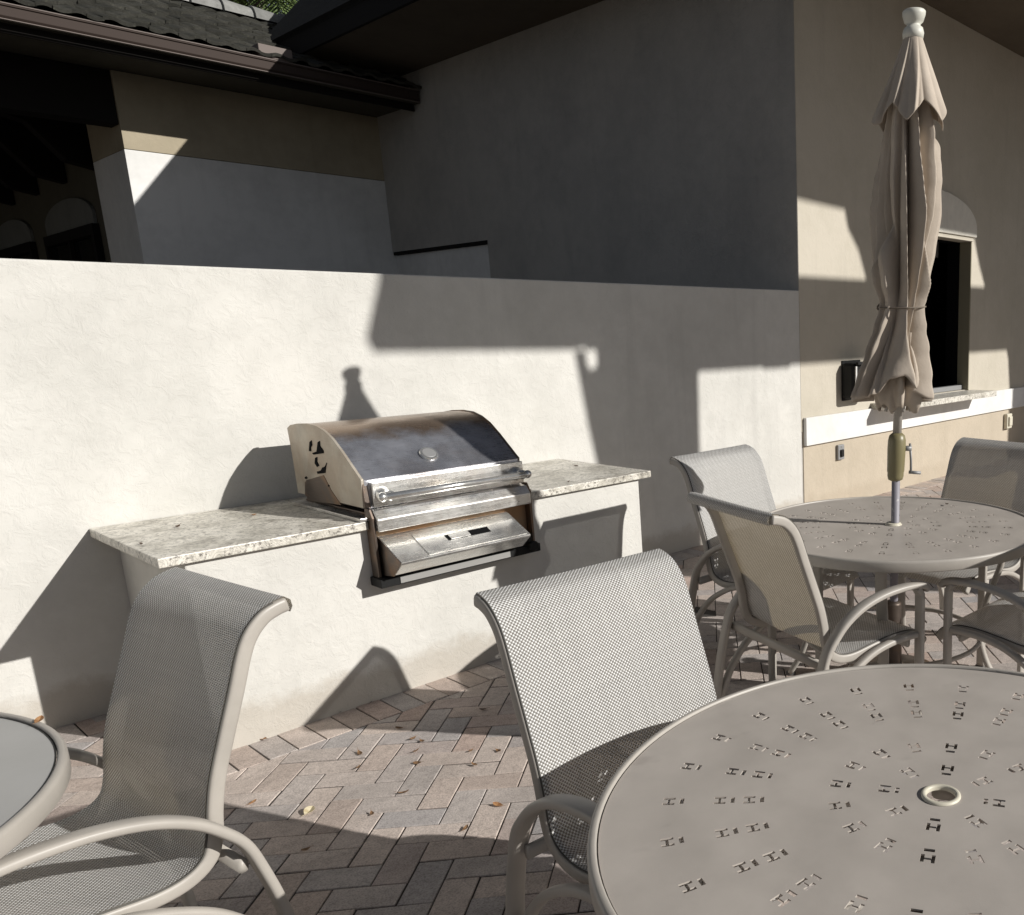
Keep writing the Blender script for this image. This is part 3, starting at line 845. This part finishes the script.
# ------------------------------------------------------------------ unseen shade caster behind the camera, outlines shaped to throw the wall shade
pv = empty('shade_caster', (7.5, -1.6, 0)); tag(pv, 'unseen shade caster across the patio, roof and post outlines shaped to shade the wall', 'building')
Yp = -1.0
kx_, kz_ = .425 * (WY - Yp), .525 * (WY - Yp)
def pav(name, pts, m, depth=.28):  # outline follows the wanted wall shade, extruded along the sun
    bm = NB(); prism(bm, [(x + kx_, Yp, z + kz_) for x, z in pts], tuple(-SUN * depth))
    o = link_mesh(name, bm, m, None); o.parent = pv; o.matrix_parent_inverse = Matrix.Translation(-Vector(pv.location)); return o
zb = -kz_
pav('beam', [(2.17, 1.93), (2.15, 1.78), (2.055, 1.50), (2.085, 1.435), (3.27, 1.415), (3.362, 1.43), (3.36, 1.41), (3.44, 1.41), (3.44, 1.31), (3.39, 1.295), (3.365, 1.33), (3.36, 1.41), (3.275, 1.41), (3.34, .95), (3.39, .67), (3.46, zb), (4.20, zb), (4.29, .69), (4.305, 1.236), (4.98, 1.238), (5.0, 1.222), (5.3, 1.222), (5.32, 1.242), (9.2, 1.252), (9.25, 1.15), (9.31, .80), (9.30, .45), (9.30, zb), (10.6, zb), (10.6, 1.25), (13, 1.25), (13, 1.93)], M['stucco_tan'])
pav('brace', [(6.40, 1.90), (7.20, 1.90), (7.25, 2.52), (6.06, 2.52), (6.12, 2.33), (6.27, 2.17), (6.34, 2.03)], M['stucco_tan'])
pav('brace', [(8.645, 1.90), (13, 1.90), (13, 2.52), (7.25, 2.52), (7.30, 2.415), (8.36, 2.405), (8.48, 2.15), (8.56, 2.03)], M['stucco_tan'])
pav('roof', [(3.3, 1.94), (5.30, 1.94), (5.30, 2.505), (6.06, 2.478), (6.09, 2.505), (13, 2.49), (13, 4.2), (9, 5.2), (5.8, 5.2), (3.3, 3.2)], M['soffit'], .6)

# ------------------------------------------------------------------ tables
TR, TZ = .61, .71
def top_mesh(perf):
    pts, edges, loops = [], [], []
    def loop(c):
        i0 = len(pts); pts.extend(c); n = len(c)
        edges.extend([(i0 + k, i0 + (k + 1) % n) for k in range(n)]); loops.append(list(range(i0, i0 + n)))
    N = 128
    loop([Vector((.592 * math.cos(2 * PI * k / N), .592 * math.sin(2 * PI * k / N))) for k in range(N)])
    loop([Vector((.0265 * math.cos(-2 * PI * k / 24), 0.0265 * math.sin(-2 * PI * k / 24))) for k in range(24)])
    if perf:
        def motif(r, a, flip=1):
            c, s = math.cos(a), math.sin(a)
            L = lambda p: Vector(((r + p[0] * flip) * c - p[1] * s, (r + p[0] * flip) * s + p[1] * c))
            H = [(.018, .0118), (.018, .0054), (.0105, .0054), (.0105, -.0054), (.018, -.0054), (.018, -.0118), (-.003, -.0118), (-.003, -.0054), (.0055, -.0054), (.0055, .0054), (-.003, .0054), (-.003, .0118)]
            B = [(-.0115, .009), (-.0115, -.009), (-.019, -.009), (-.019, .009)]
            loop([L(p) for p in H]); loop([L(p) for p in B])
        for k in range(24):
            a = math.radians(8.5 + 15 * k)
            motif(.475, a); motif(.385, a); motif(.333, a, 1)
        for k in range(16): motif(.183, math.radians(1 + 22.5 * k))
        for k in range(8): motif(.094, math.radians(22.5 + 45 * k))
    r = delaunay_2d_cdt(pts, edges, [], 0, 1e-7)
    V = r[0]
    holes = []
    for lp_ in loops[1:]:
        P2 = [pts[i] for i in lp_]
        holes.append((P2, min(p.x for p in P2), max(p.x for p in P2), min(p.y for p in P2), max(p.y for p in P2)))
    def inside(P2, x, y):
        c = False
        for i in range(len(P2)):
            a, b = P2[i], P2[i - 1]
            if (a.y > y) != (b.y > y) and x < (b.x - a.x) * (y - a.y) / (b.y - a.y) + a.x: c = not c
        return c
    F = []
    for f in r[2]:
        x = sum(V[i].x for i in f) / len(f); y = sum(V[i].y for i in f) / len(f)
        if any(x0 <= x <= x1 and y0 <= y <= y1 and inside(P2, x, y) for P2, x0, x1, y0, y1 in holes): continue
        F.append(f)
    bm = NB()
    top = [bm.verts.new((v.x, v.y, TZ - .004)) for v in V]; bot = [bm.verts.new((v.x, v.y, TZ - .0068)) for v in V]
    cnt = {}
    seen = set()
    for f in F:
        if tuple(sorted(f)) in seen: continue
        seen.add(tuple(sorted(f)))
        bm.faces.new([top[i] for i in f]); bm.faces.new([bot[i] for i in reversed(f)])
        for k in range(len(f)):
            e = (f[k], f[(k + 1) % len(f)]); cnt[tuple(sorted(e))] = cnt.get(tuple(sorted(e)), []) + [e]
    for es in cnt.values():
        if len(es) == 1:
            a, b = es[0]
            bm.faces.new((top[b], top[a], bot[a], bot[b]))
    return bm
def make_table(perf, label, group=None):
    t = empty('patio_table'); tag(t, label, 'table', 'round taupe patio tables')
    tm = M['tabletop'] if perf else M['tabletop_grey']
    link_mesh('tabletop', top_mesh(perf), tm, t)
    bm = NB(); lathe(bm, [(.5945, TZ - .0048), (.5948, TZ + .0005), (.598, TZ + .002), (.604, TZ + .0015), (.6085, TZ - .002), (TR, TZ - .008), (TR, TZ - .038), (.607, TZ - .042), (.60, TZ - .042), (.598, TZ - .037), (.5975, TZ - .010), (.5925, TZ - .0071)], 128)
    rim = link_mesh('rim', bm, M['taupe'], t, smooth=True)
    if not perf:
        bm = NB(); lathe(bm, [(.5895, TZ - .0036), (.5925, TZ - .0034)], 128); link_mesh('groove', bm, M['groove'], t)
    bm = NB(); lathe(bm, [(.0258, TZ - .008), (.0258, TZ - .002), (.0275, TZ + .0008), (.0325, TZ + .001), (.0352, TZ - .001), (.0356, TZ - .0035)], 40)
    link_mesh('umbrella_ring', bm, M['cream_plastic'] if perf else M['taupe'], t, smooth=True)
    bm = NB()
    for a in (0, PI / 2):
        c, s = math.cos(a + .4), math.sin(a + .4)
        sweep(bm, [(-.52 * c, -.52 * s, TZ - .028), (.52 * c, .52 * s, TZ - .028)], .03, .03, (0, 0, 1), n=8, power=4)
        break
    bm.free()
    for k in range(4):
        a = .4 + k * PI / 2; c, s = math.cos(a), math.sin(a)
        bm = NB(); sweep(bm, catmull([(.045 * c, .045 * s, TZ - .026), (.30 * c, .30 * s, TZ - .026), (.43 * c, .43 * s, TZ - .05), (.455 * c, .455 * s, TZ - .14), (.40 * c, .40 * s, .40), (.37 * c, .37 * s, .25), (.40 * c, .40 * s, .12), (.46 * c, .46 * s, .012)], 6), .045, .026, (-s, c, 0), n=12)
        leg = link_mesh('leg', bm, M['taupe'], t, smooth=True)
        bm = NB(); lathe(bm, [(.022, 0), (.022, .012), (.012, .018)], 16, c=(.46 * c, .46 * s, 0), cap0=True, cap1=True); link_mesh('foot', bm, M['glide'], leg)
    bm = NB()
    path = [(.375 * math.cos(2 * PI * k / 48), .375 * math.sin(2 * PI * k / 48), .22) for k in range(49)]
    sweep(bm, path, .02, .02, (0, 0, 1), n=10, power=2, caps=False); link_mesh('leg_ring', bm, M['taupe'], t, smooth=True)
    return t
near = make_table(True, 'round perforated taupe table in the right foreground with an empty umbrella hole')
near.location = (1.225, .682, 0)
far = copy_tree(near); far.location = (2.999, 1.921, 0); far.rotation_euler.z = math.radians(4)
far['label'] = 'round perforated taupe table with the closed umbrella standing through its middle'
left = make_table(False, 'round grey table with a plain top cut off by the left edge')
left.location = (-.268, 2.30, 0)

# ------------------------------------------------------------------ chairs
# side profile: s measured forward from the top of the back, local +Y is forward, y = s - .33
RAIL = [(-.006, .944), (.018, .939), (.05, .925), (.082, .893), (.104, .85), (.130, .775), (.163, .684), (.192, .60), (.208, .53), (.216, .475), (.232, .432), (.270, .408), (.33, .402), (.42, .414), (.52, .424), (.60, .420), (.655, .400), (.685, .368)]
ARM = [(.640, .586), (.625, .602), (.58, .611), (.50, .613), (.41, .604), (.325, .580), (.255, .541), (.205, .493), (.17, .445), (.145, .37), (.122, .28), (.104, .18), (.092, .08), (.086, .012)]
LEG = [(.588, .601), (.606, .580), (.612, .55), (.612, .35), (.610, .15), (.608, .012)]
LOW = [(.605, .418), (.55, .419), (.475, .416), (.39, .399), (.31, .362), (.235, .31), (.17, .235), (.132, .165), (.106, .10)]
def offset(pts, d):
    out = []
    for i, (a, b) in enumerate(pts):
        (a0, b0), (a1, b1) = pts[max(i - 1, 0)], pts[min(i + 1, len(pts) - 1)]
        L = math.hypot(a1 - a0, b1 - b0); out.append((a - (b1 - b0) / L * d, b + (a1 - a0) / L * d))
    return out
RAIL = offset(RAIL, -.011)
def yz(x, pts): return [(x, s - .33, z) for s, z in pts]
def make_chair():
    root = empty('sling_chair')
    for sx in (-1, 1):
        bm = NB(); sweep(bm, catmull(yz(sx * .250, RAIL), 5), 0.025, .032, (1, 0, 0), n=14, power=4)
        rail = link_mesh('side_rail', bm, M['taupe'], root, smooth=True)
        bm = NB(); sweep(bm, [Vector(p) + Vector((0, 0, 0)) for p in catmull(yz(sx * .2560, offset(RAIL, .0155)[1:]), 5)], .004, .006, (1, 0, 0), n=8, power=2)
        link_mesh('sling_welt', bm, M['welt'], rail, smooth=True)
        bm = NB(); sweep(bm, catmull(yz(sx * .297, ARM), 6), .044, .024, (1, 0, 0), n=14, power=3.2)
        arm = link_mesh('arm', bm, M['taupe'], root, smooth=True)
        bm = NB(); box(bm, sx * .297 - .024, sx * .297 + .024, .086 - .33 - .016, .086 - .33 + .016, 0, .013); link_mesh('foot', bm, M['glide'], arm, bevel=.004)
        bm = NB(); sweep(bm, catmull(yz(sx * .297, LEG), 6), .040, .022, (1, 0, 0), n=14, power=4)
        leg = link_mesh('front_leg', bm, M['taupe'], root, smooth=True)
        bm = NB(); box(bm, sx * .297 - .022, sx * .297 + .022, .608 - .33 - .014, .608 - .33 + .014, 0, .013); link_mesh('foot', bm, M['glide'], leg, bevel=.004)
        bm = NB(); sweep(bm, catmull(yz(sx * .290, LOW), 6), .030, .024, (1, 0, 0), n=12, power=3)
        link_mesh('lower_rail', bm, M['taupe'], root, smooth=True)
    # cross tubes: top bar, rear, under the seat front
    for (s, z, w_, h_, x) in ((.002, .926, .018, .024, .240), (.178, .395, .034, .022, .29), (.56, .395, .034, .022, .29)):
        bm = NB(); sweep(bm, [(-x, s - .33, z), (x, s - .33, z)], w_, h_, (0, 0, 1), n=12, power=3)
        link_mesh('crossbar', bm, M['taupe'], root, smooth=True)
    # woven sling
    prof = catmull(yz(0, RAIL), 5)
    front = [(-.004, .952)]
    bm = NB(); uvl = bm.loops.layers.uv.new('UVMap')
    NX = 14; W = .2555
    rows = []; dist = 0; dl = []
    pr = [Vector((0, -.014 - .33, .914)), Vector((0, -.0205 - .33, .926)), Vector((0, -.018 - .33, .942))]
    body = []
    for i, p in enumerate(prof):
        t = (prof[min(i + 1, len(prof) - 1)] - prof[max(i - 1, 0)]).normalized(); nn = Vector((0, -t.z, t.y))  # left normal in yz
        if nn.z < 0 and i > len(prof) * .6: nn = nn
        body.append(p + Vector((0, -t.z, t.y)) * .0195)
    allp = pr + body
    for i, p in enumerate(allp):
        if i: dist += (p - allp[i - 1]).length
        dl.append(dist)
        f = i / (len(allp) - 1)
        sag = .010 * math.sin(PI * min(1, f * 1.0))
        t = (allp[min(i + 1, len(allp) - 1)] - allp[max(i - 1, 0)]).normalized(); nn = Vector((0, -t.z, t.y))
        rows.append([bm.verts.new(p + Vector((W * (2 * q / NX - 1), 0, 0)) - nn * (sag * (1 - (2 * q / NX - 1) ** 2))) for q in range(NX + 1)])
    for i in range(len(rows) - 1):
        for q in range(NX):
            f = bm.faces.new((rows[i][q], rows[i][q + 1], rows[i + 1][q + 1], rows[i + 1][q]))
            for lp_, (uu, vv) in zip(f.loops, ((q, i), (q + 1, i), (q + 1, i + 1), (q, i + 1))):
                lp_[uvl].uv = (uu * 2 * W / NX + .5, dl[vv])
    link_mesh('sling', bm, M['sling'], root, smooth=True)
    return root
spots = [  # top-of-back centre, facing, label
    ((.690, 2.328), (-.994, -.108), 'sling chair at the left table seen from its side, sunlit seat facing left'),
    ((1.246, 1.718), (-.073, -.997), 'sling chair in the centre with bright sunlit back facing the near table'),
    ((2.955, 2.940), (.01, -1), 'sling chair against the low wall on the far side of the umbrella table'),
    ((2.070, 1.980), (.97, -.240), 'sling chair seen from behind with tan translucent back, left of the umbrella table'),
    ((4.000, 1.900), (-.993, .12), 'sling chair right of the umbrella pole, only its pale back showing above the table'),
    ((2.965, .860), (.05, .999), 'sling chair cut off by the right edge with a shaded seat and arm'),
]
proto = make_chair()
for i, (p, fdir, lab) in enumerate(spots):
    o = proto if i == 0 else copy_tree(proto)
    f = Vector((fdir[0], fdir[1], 0)).normalized()
    o.rotation_euler = (0, 0, math.atan2(-f.x, f.y))
    o.location = (p[0] + f.x * .33, p[1] + f.y * .33, 0)
    tag(o, lab, 'chair', 'sling chairs round the patio tables')

# ------------------------------------------------------------------ closed umbrella
um = empty('patio_umbrella', (2.999, 1.921, 0)); tag(um, 'closed tan canvas umbrella tied with a cord, standing in the far table', 'umbrella')
lean = Vector((.035, -.056, 0)) / 1.96
def ax(z): return lean * max(0, z - .7)
def along(bm):
    for v in bm.verts: v.co += ax(v.co.z)
    return bm
bm = NB(); lathe(bm, [(.0175, .05), (.0175, 1.0)], 24, cap0=True, cap1=True); link_mesh('lower_pole', along(bm), M['pole_grey'], um, smooth=True)
bm = NB(); lathe(bm, [(.0185, 1.0), (.0185, 2.6)], 24, cap0=True, cap1=True); link_mesh('upper_pole', along(bm), M['taupe'], um, smooth=True)
bm = NB(); lathe(bm, [(.020, .895), (.030, .90), (.034, .915), (.034, .93), (.036, .935), (.038, 1.03), (.037, 1.065), (.032, 1.085), (.020, 1.095)], 32, cap0=True, cap1=True)
hs = link_mesh('crank_housing', along(bm), M['crank_olive'], um, smooth=True)
rt_ = Vector((.61, -.79, 0)).normalized()     # to the viewer's right
b0 = Vector((0, 0, 1.03))
bm = NB(); sweep(bm, [b0 + rt_ * .03, b0 + rt_ * .062], .022, .022, (0, 0, 1), n=12, power=2)
sweep(bm, [b0 + rt_ * .055 + Vector((0, 0, .02)), b0 + rt_ * .062 + Vector((0, 0, -.05)), b0 + rt_ * .064 + Vector((0, 0, -.105))], .014, .010, rt_.cross(Vector((0, 0, 1))), n=8)
sweep(bm, [b0 + rt_ * .055 + Vector((0, 0, -.100)), b0 + rt_ * .105 + Vector((0, 0, -.104))], .014, .014, (0, 0, 1), n=10, power=2)
link_mesh('crank_handle', along(bm), M['grey_plate'], hs, smooth=True)
# canopy
def ang_noise(a, z, k): return mnoise.noise(Vector((math.cos(a) * 1.3 + k, math.sin(a) * 1.3, z * 1.7)))
def interp(tab, z):
    for (z0, r0), (z1_, r1) in zip(tab, tab[1:]):
        if z0 <= z <= z1_:
            t = (z - z0) / (z1_ - z0); t = t * t * (3 - 2 * t); return r0 + (r1 - r0) * t
    return tab[0][1] if z < tab[0][0] else tab[-1][1]
RT = [(1.17, .185), (1.24, .178), (1.32, .158), (1.42, .130), (1.52, .104), (1.585, .090), (1.60, .087), (1.615, .090), (1.70, .112), (1.82, .127), (1.95, .138), (2.05, .130), (2.2, .108), (2.35, .088), (2.48, .062), (2.58, .032)]
VIEW = math.atan2(-1.92, -3.0)          # direction of the patio seats the folds open towards
HEM = [(-180, 1.225), (-120, 1.215), (-85, 1.265), (-50, 1.245), (-22, 1.265), (0, 1.325), (18, 1.335), (40, 1.285), (75, 1.235), (120, 1.215), (180, 1.225)]
def hem_at(a):
    ph = math.degrees((a - VIEW + PI) % (2 * PI) - PI)
    return interp(HEM, ph)
lf_ = Vector((-.61, .79, 0))
def flap(x):                              # each wrapped panel swells slowly and ends in a steep edge
    x = x % 1.0
    return (x / .84) ** .75 if x < .84 else .5 + .5 * math.cos(PI * (x - .84) / .16)
def fold(x):                              # soft crest, tight crease
    x = abs((x / PI) % 1.0 * 2 - 1); return 1 - x ** 1.5
bm = NB()
NA, NZ = 256, 110
rows = []
for i in range(NZ + 1):
    row = []
    for j in range(NA):
        a = 2 * PI * j / NA
        hem = hem_at(a)
        z = hem + (2.58 - hem) * i / NZ
        u = (z - 1.6)
        tw = a + (1.25 * u if u > 0 else .2 * u) + .30 * math.sin(2 * a + 2.2 * z) + .22 * math.sin(3 * a - 3.1 * z + 1)
        R = interp(RT, z)
        p1 = flap(tw * 6 / (2 * PI) + .12)
        p2 = flap(a * 9 / (2 * PI) + .45 * u + .35 * math.sin(a * 2 + 1.3 * z))
        env = min(1, max(0, (2.56 - z) / .3))
        tie = math.exp(-((z - 1.60) / .05) ** 2)
        fl = min(1, max(0, (1.56 - z) / .3))      # the skirt under the cord opens out
        k1 = .62 * (1 - .35 * fl) * (1 - .55 * tie); k2 = .30 * (1 - .5 * fl)
        r = R * (1 + env * (k1 * (p1 - .88) + k2 * (p2 - .8) + .10 * ang_noise(a, z, 1)))
        sh = lf_ * max(0, 1.62 - z) * .11
        row.append(bm.verts.new((r * math.cos(a) + sh.x, r * math.sin(a) + sh.y, z))); continue
        row.append(bm.verts.new((r * math.cos(a), r * math.sin(a), z)))
    rows.append(row)
for a, b in zip(rows, rows[1:]):
    for j in range(NA): bm.faces.new((a[j], a[(j + 1) % NA], b[(j + 1) % NA], b[j]))
cn = link_mesh('canopy', along(bm), M['canvas'], um, smooth=True)
so_ = cn.modifiers.new('thick', 'SOLIDIFY'); so_.thickness = .003
bm = NB(); rows = []
for i in range(41):
    row = []
    for j in range(NA):
        a = 2 * PI * j / NA; ph = a - VIEW + .08
        rib = abs(math.cos(3 * ph))              # 1 at a rib corner
        tri = abs((3 * ph / PI) % 1.0 * 2 - 1)
        hem = 2.340 - .072 * tri + .010 * ang_noise(a, 1, 3)
        z = hem + (2.585 - hem) * i / 40; t = 1 - i / 40
        r = .034 + .115 * t ** 1.05
        sd_ = fold(3 * ph + PI / 2)
        r *= 1 + t ** .6 * (-.20 * (1 - rib) ** 1.5 + .12 * ang_noise(a, z, 7) + .20 * (flap(7 * a / (2 * PI) + .3 * t + .3 * math.sin(2 * a)) - .7))
        row.append(bm.verts.new((r * math.cos(a), r * math.sin(a), z)))
    rows.append(row)
for a, b in zip(rows, rows[1:]):
    for j in range(NA): bm.faces.new((a[j], a[(j + 1) % NA], b[(j + 1) % NA], b[j]))
vt = link_mesh('wind_vent', along(bm), M['canvas'], um, smooth=True)
so_ = vt.modifiers.new('thick', 'SOLIDIFY'); so_.thickness = .003
# inner gathered lining that hangs below the hem
bm = NB(); rows = []
for i in range(13):
    row = []
    for j in range(96):
        a = 2 * PI * j / 96
        z0 = 1.20 + .012 * math.sin(5 * a + .4) + .010 * math.sin(9 * a)
        z = z0 + (1.5 - z0) * i / 12
        r = (.050 + .045 * math.sin(PI * min(1, i / 12 + .15))) * (1 + .22 * math.sin(7 * a + 2 * i / 12) + .12 * math.sin(12 * a))
        row.append(bm.verts.new((r * math.cos(a), r * math.sin(a), z)))
    rows.append(row)
for a, b in zip(rows, rows[1:]):
    for j in range(96): bm.faces.new((a[j], a[(j + 1) % 96], b[(j + 1) % 96], b[j]))
o = link_mesh('gathered_hem', along(bm), M['canvas'], um, smooth=True)
so_ = o.modifiers.new('thick', 'SOLIDIFY'); so_.thickness = .003
for k in range(8):
    a = 2 * PI * k / 8 + .2; c, s = math.cos(a), math.sin(a)
    bm = NB(); sweep(bm, [(.028 * c, .028 * s, 1.30), (.055 * c, .055 * s, 1.185)], .012, .012, (0, 0, 1) if False else (-s, c, 0), n=8, power=4)
    link_mesh('rib', along(bm), M['taupe'], um, smooth=True)
bm = NB()
sweep(bm, [Vector(((.092 + .003 * math.sin(5 * 2 * PI * k / 40)) * math.cos(2 * PI * k / 40), .092 * math.sin(2 * PI * k / 40), 1.60 + .006 * math.sin(2 * PI * k / 40 + 1))) for k in range(41)], .007, .007, (0, 0, 1), n=8, power=2, caps=False)
lf = -rt_
sweep(bm, catmull([lf * .07 + Vector((0, 0, 1.60)), lf * .088 + Vector((0, 0, 1.612)), lf * .10 + Vector((0, 0, 1.598)), lf * .085 + Vector((0, 0, 1.585))], 6), .008, .008, (0, 0, 1), n=8, power=2)
link_mesh('tie_cord', along(bm), M['cord'], um, smooth=True)
bm = NB(); lathe(bm, [(.020, 2.57), (.038, 2.575), (.041, 2.595), (.036, 2.612), (.026, 2.620), (.026, 2.626), (.036, 2.634), (.043, 2.655), (.044, 2.668), (.040, 2.672), (.012, 2.676)], 32, cap0=True, cap1=True)
link_mesh('finial', along(bm), M['finial'], um, smooth=True)
bm = NB(); lathe(bm, [(.22, 0), (.22, .03), (.20, .05), (.06, .07), (.04, .075), (.036, .36), (.024, .37)], 40, cap0=True, cap1=True)
link_mesh('base', bm, M['steel_dark'], um, smooth=False, bevel=.004)
bm = NB(); lathe(bm, [(.019, TZ - .01), (.019, TZ + .006), (.0275, TZ + .006), (.031, TZ + .004), (.032, TZ + .0015)], 32); link_mesh('collar', bm, M['cream_plastic'], um, smooth=True)

# ------------------------------------------------------------------ dry leaves
rl = random.Random(21)
def leaf_mesh(Lf, Wf, curl, fold):
    bm = NB(); rows = []
    for i in range(9):
        t = i / 8; wv = Wf * math.sin(PI * t ** .8) ** .9 + .0004
        y = (t - .5) * Lf; z = curl * (t - .5) ** 2 * 4
        rows.append([bm.verts.new((-wv, y, z + fold * wv)), bm.verts.new((0, y, z)), bm.verts.new((wv, y, z + fold * wv * .8))])
    for a, b in zip(rows, rows[1:]):
        for q in range(2): bm.faces.new((a[q], a[q + 1], b[q + 1], b[q]))
    sweep(bm, [(0, .5 * Lf, curl), (.003, .5 * Lf + .012, curl + .003)], .0014, .0014, (0, 0, 1), n=5, power=2)
    return bm
KINDS = {}
for k, (Lf, Wf, c, f, m) in dict(brown=(.042, .009, .008, .5, 'leaf_brown'), orange=(.05, .011, .007, .4, 'leaf_orange'), pale=(.048, .017, .006, .5, 'leaf_pale'), dark=(.034, .008, .006, .6, 'leaf_dark')).items():
    o = link_mesh('dry_leaf', leaf_mesh(Lf, Wf, c, f), M[m], None)
    s = o.modifiers.new('thick', 'SOLIDIFY'); s.thickness = .0006
    KINDS[k] = [o, True]
def leaf(kind, px, py, z, label, group=None):
    o, fresh = KINDS[kind]
    if not fresh: o = o.copy(); COL.objects.link(o)
    KINDS[kind][1] = False
    p = onZ(px, py, z); o.location = (p.x, p.y, z + .0025)
    o.rotation_euler = (rl.uniform(-.2, .2), rl.uniform(-.25, .25), rl.uniform(0, 2 * PI)); s = rl.uniform(.6, .95); o.scale = (s, s, s)
    tag(o, label, 'leaf', group)
G = lambda a, b: (200 + a / 2.844, 640 + b / 2.844)
for a, b in ((567, 253), (605, 283), (632, 290), (615, 318), (850, 318), (780, 357), (490, 497), (580, 437), (755, 540), (450, 365), (455, 325), (620, 353), (770, 318)):
    leaf('brown', *G(a, b), 0, 'small curled brown leaf on the sunlit pavers', 'small brown leaves on the sunlit pavers')
for a, b in ((400, 207), (485, 178), (805, 200)):
    leaf('dark', *G(a, b), 0, 'dark dry leaf on the shaded pavers beside the grill counter', 'dark leaves on the shaded pavers')
leaf('orange', *G(180, 283), .0, 'orange-brown leaf on the edge pavers at the foot of the counter')
leaf('orange', *G(848, 472), 0, 'long orange-brown leaf on the sunlit pavers nearest the centre chair')
leaf('pale', *G(310, 490), 0, 'pale yellow leaf at the edge of the shadow on the pavers')
leaf('orange', *G(150, 465), 0, 'crumpled orange leaf at the shadow edge beside the left chair')
leaf('brown', *G(300, 600), 0, 'tiny brown leaf lying in the shade of the near pavers')
leaf('dark', 178, 527.5, .778, 'dark twiggy leaf on the left granite slab', )
leaf('dark', 141, 545, .778, 'dark leaf near the front left corner of the granite slab')
leaf('orange', 254, 515.6, .778, 'orange dry leaf on the granite slab beside the grill')
leaf('dark', 576, 466.7, .778, 'dark leaf at the back of the right granite slab')
leaf('dark', 568.5, 482.4, .778, 'dark leaf at the front edge of the right granite slab')
leaf('orange', 39, 722, TZ, 'slender orange leaf on the rim of the left table')
leaf('dark', 947, 505, TZ, 'dark leaf on the far edge of the umbrella table')

# unused leaf prototypes never stay behind
for k, (o, fresh) in KINDS.items():
    if fresh: bpy.data.objects.remove(o)
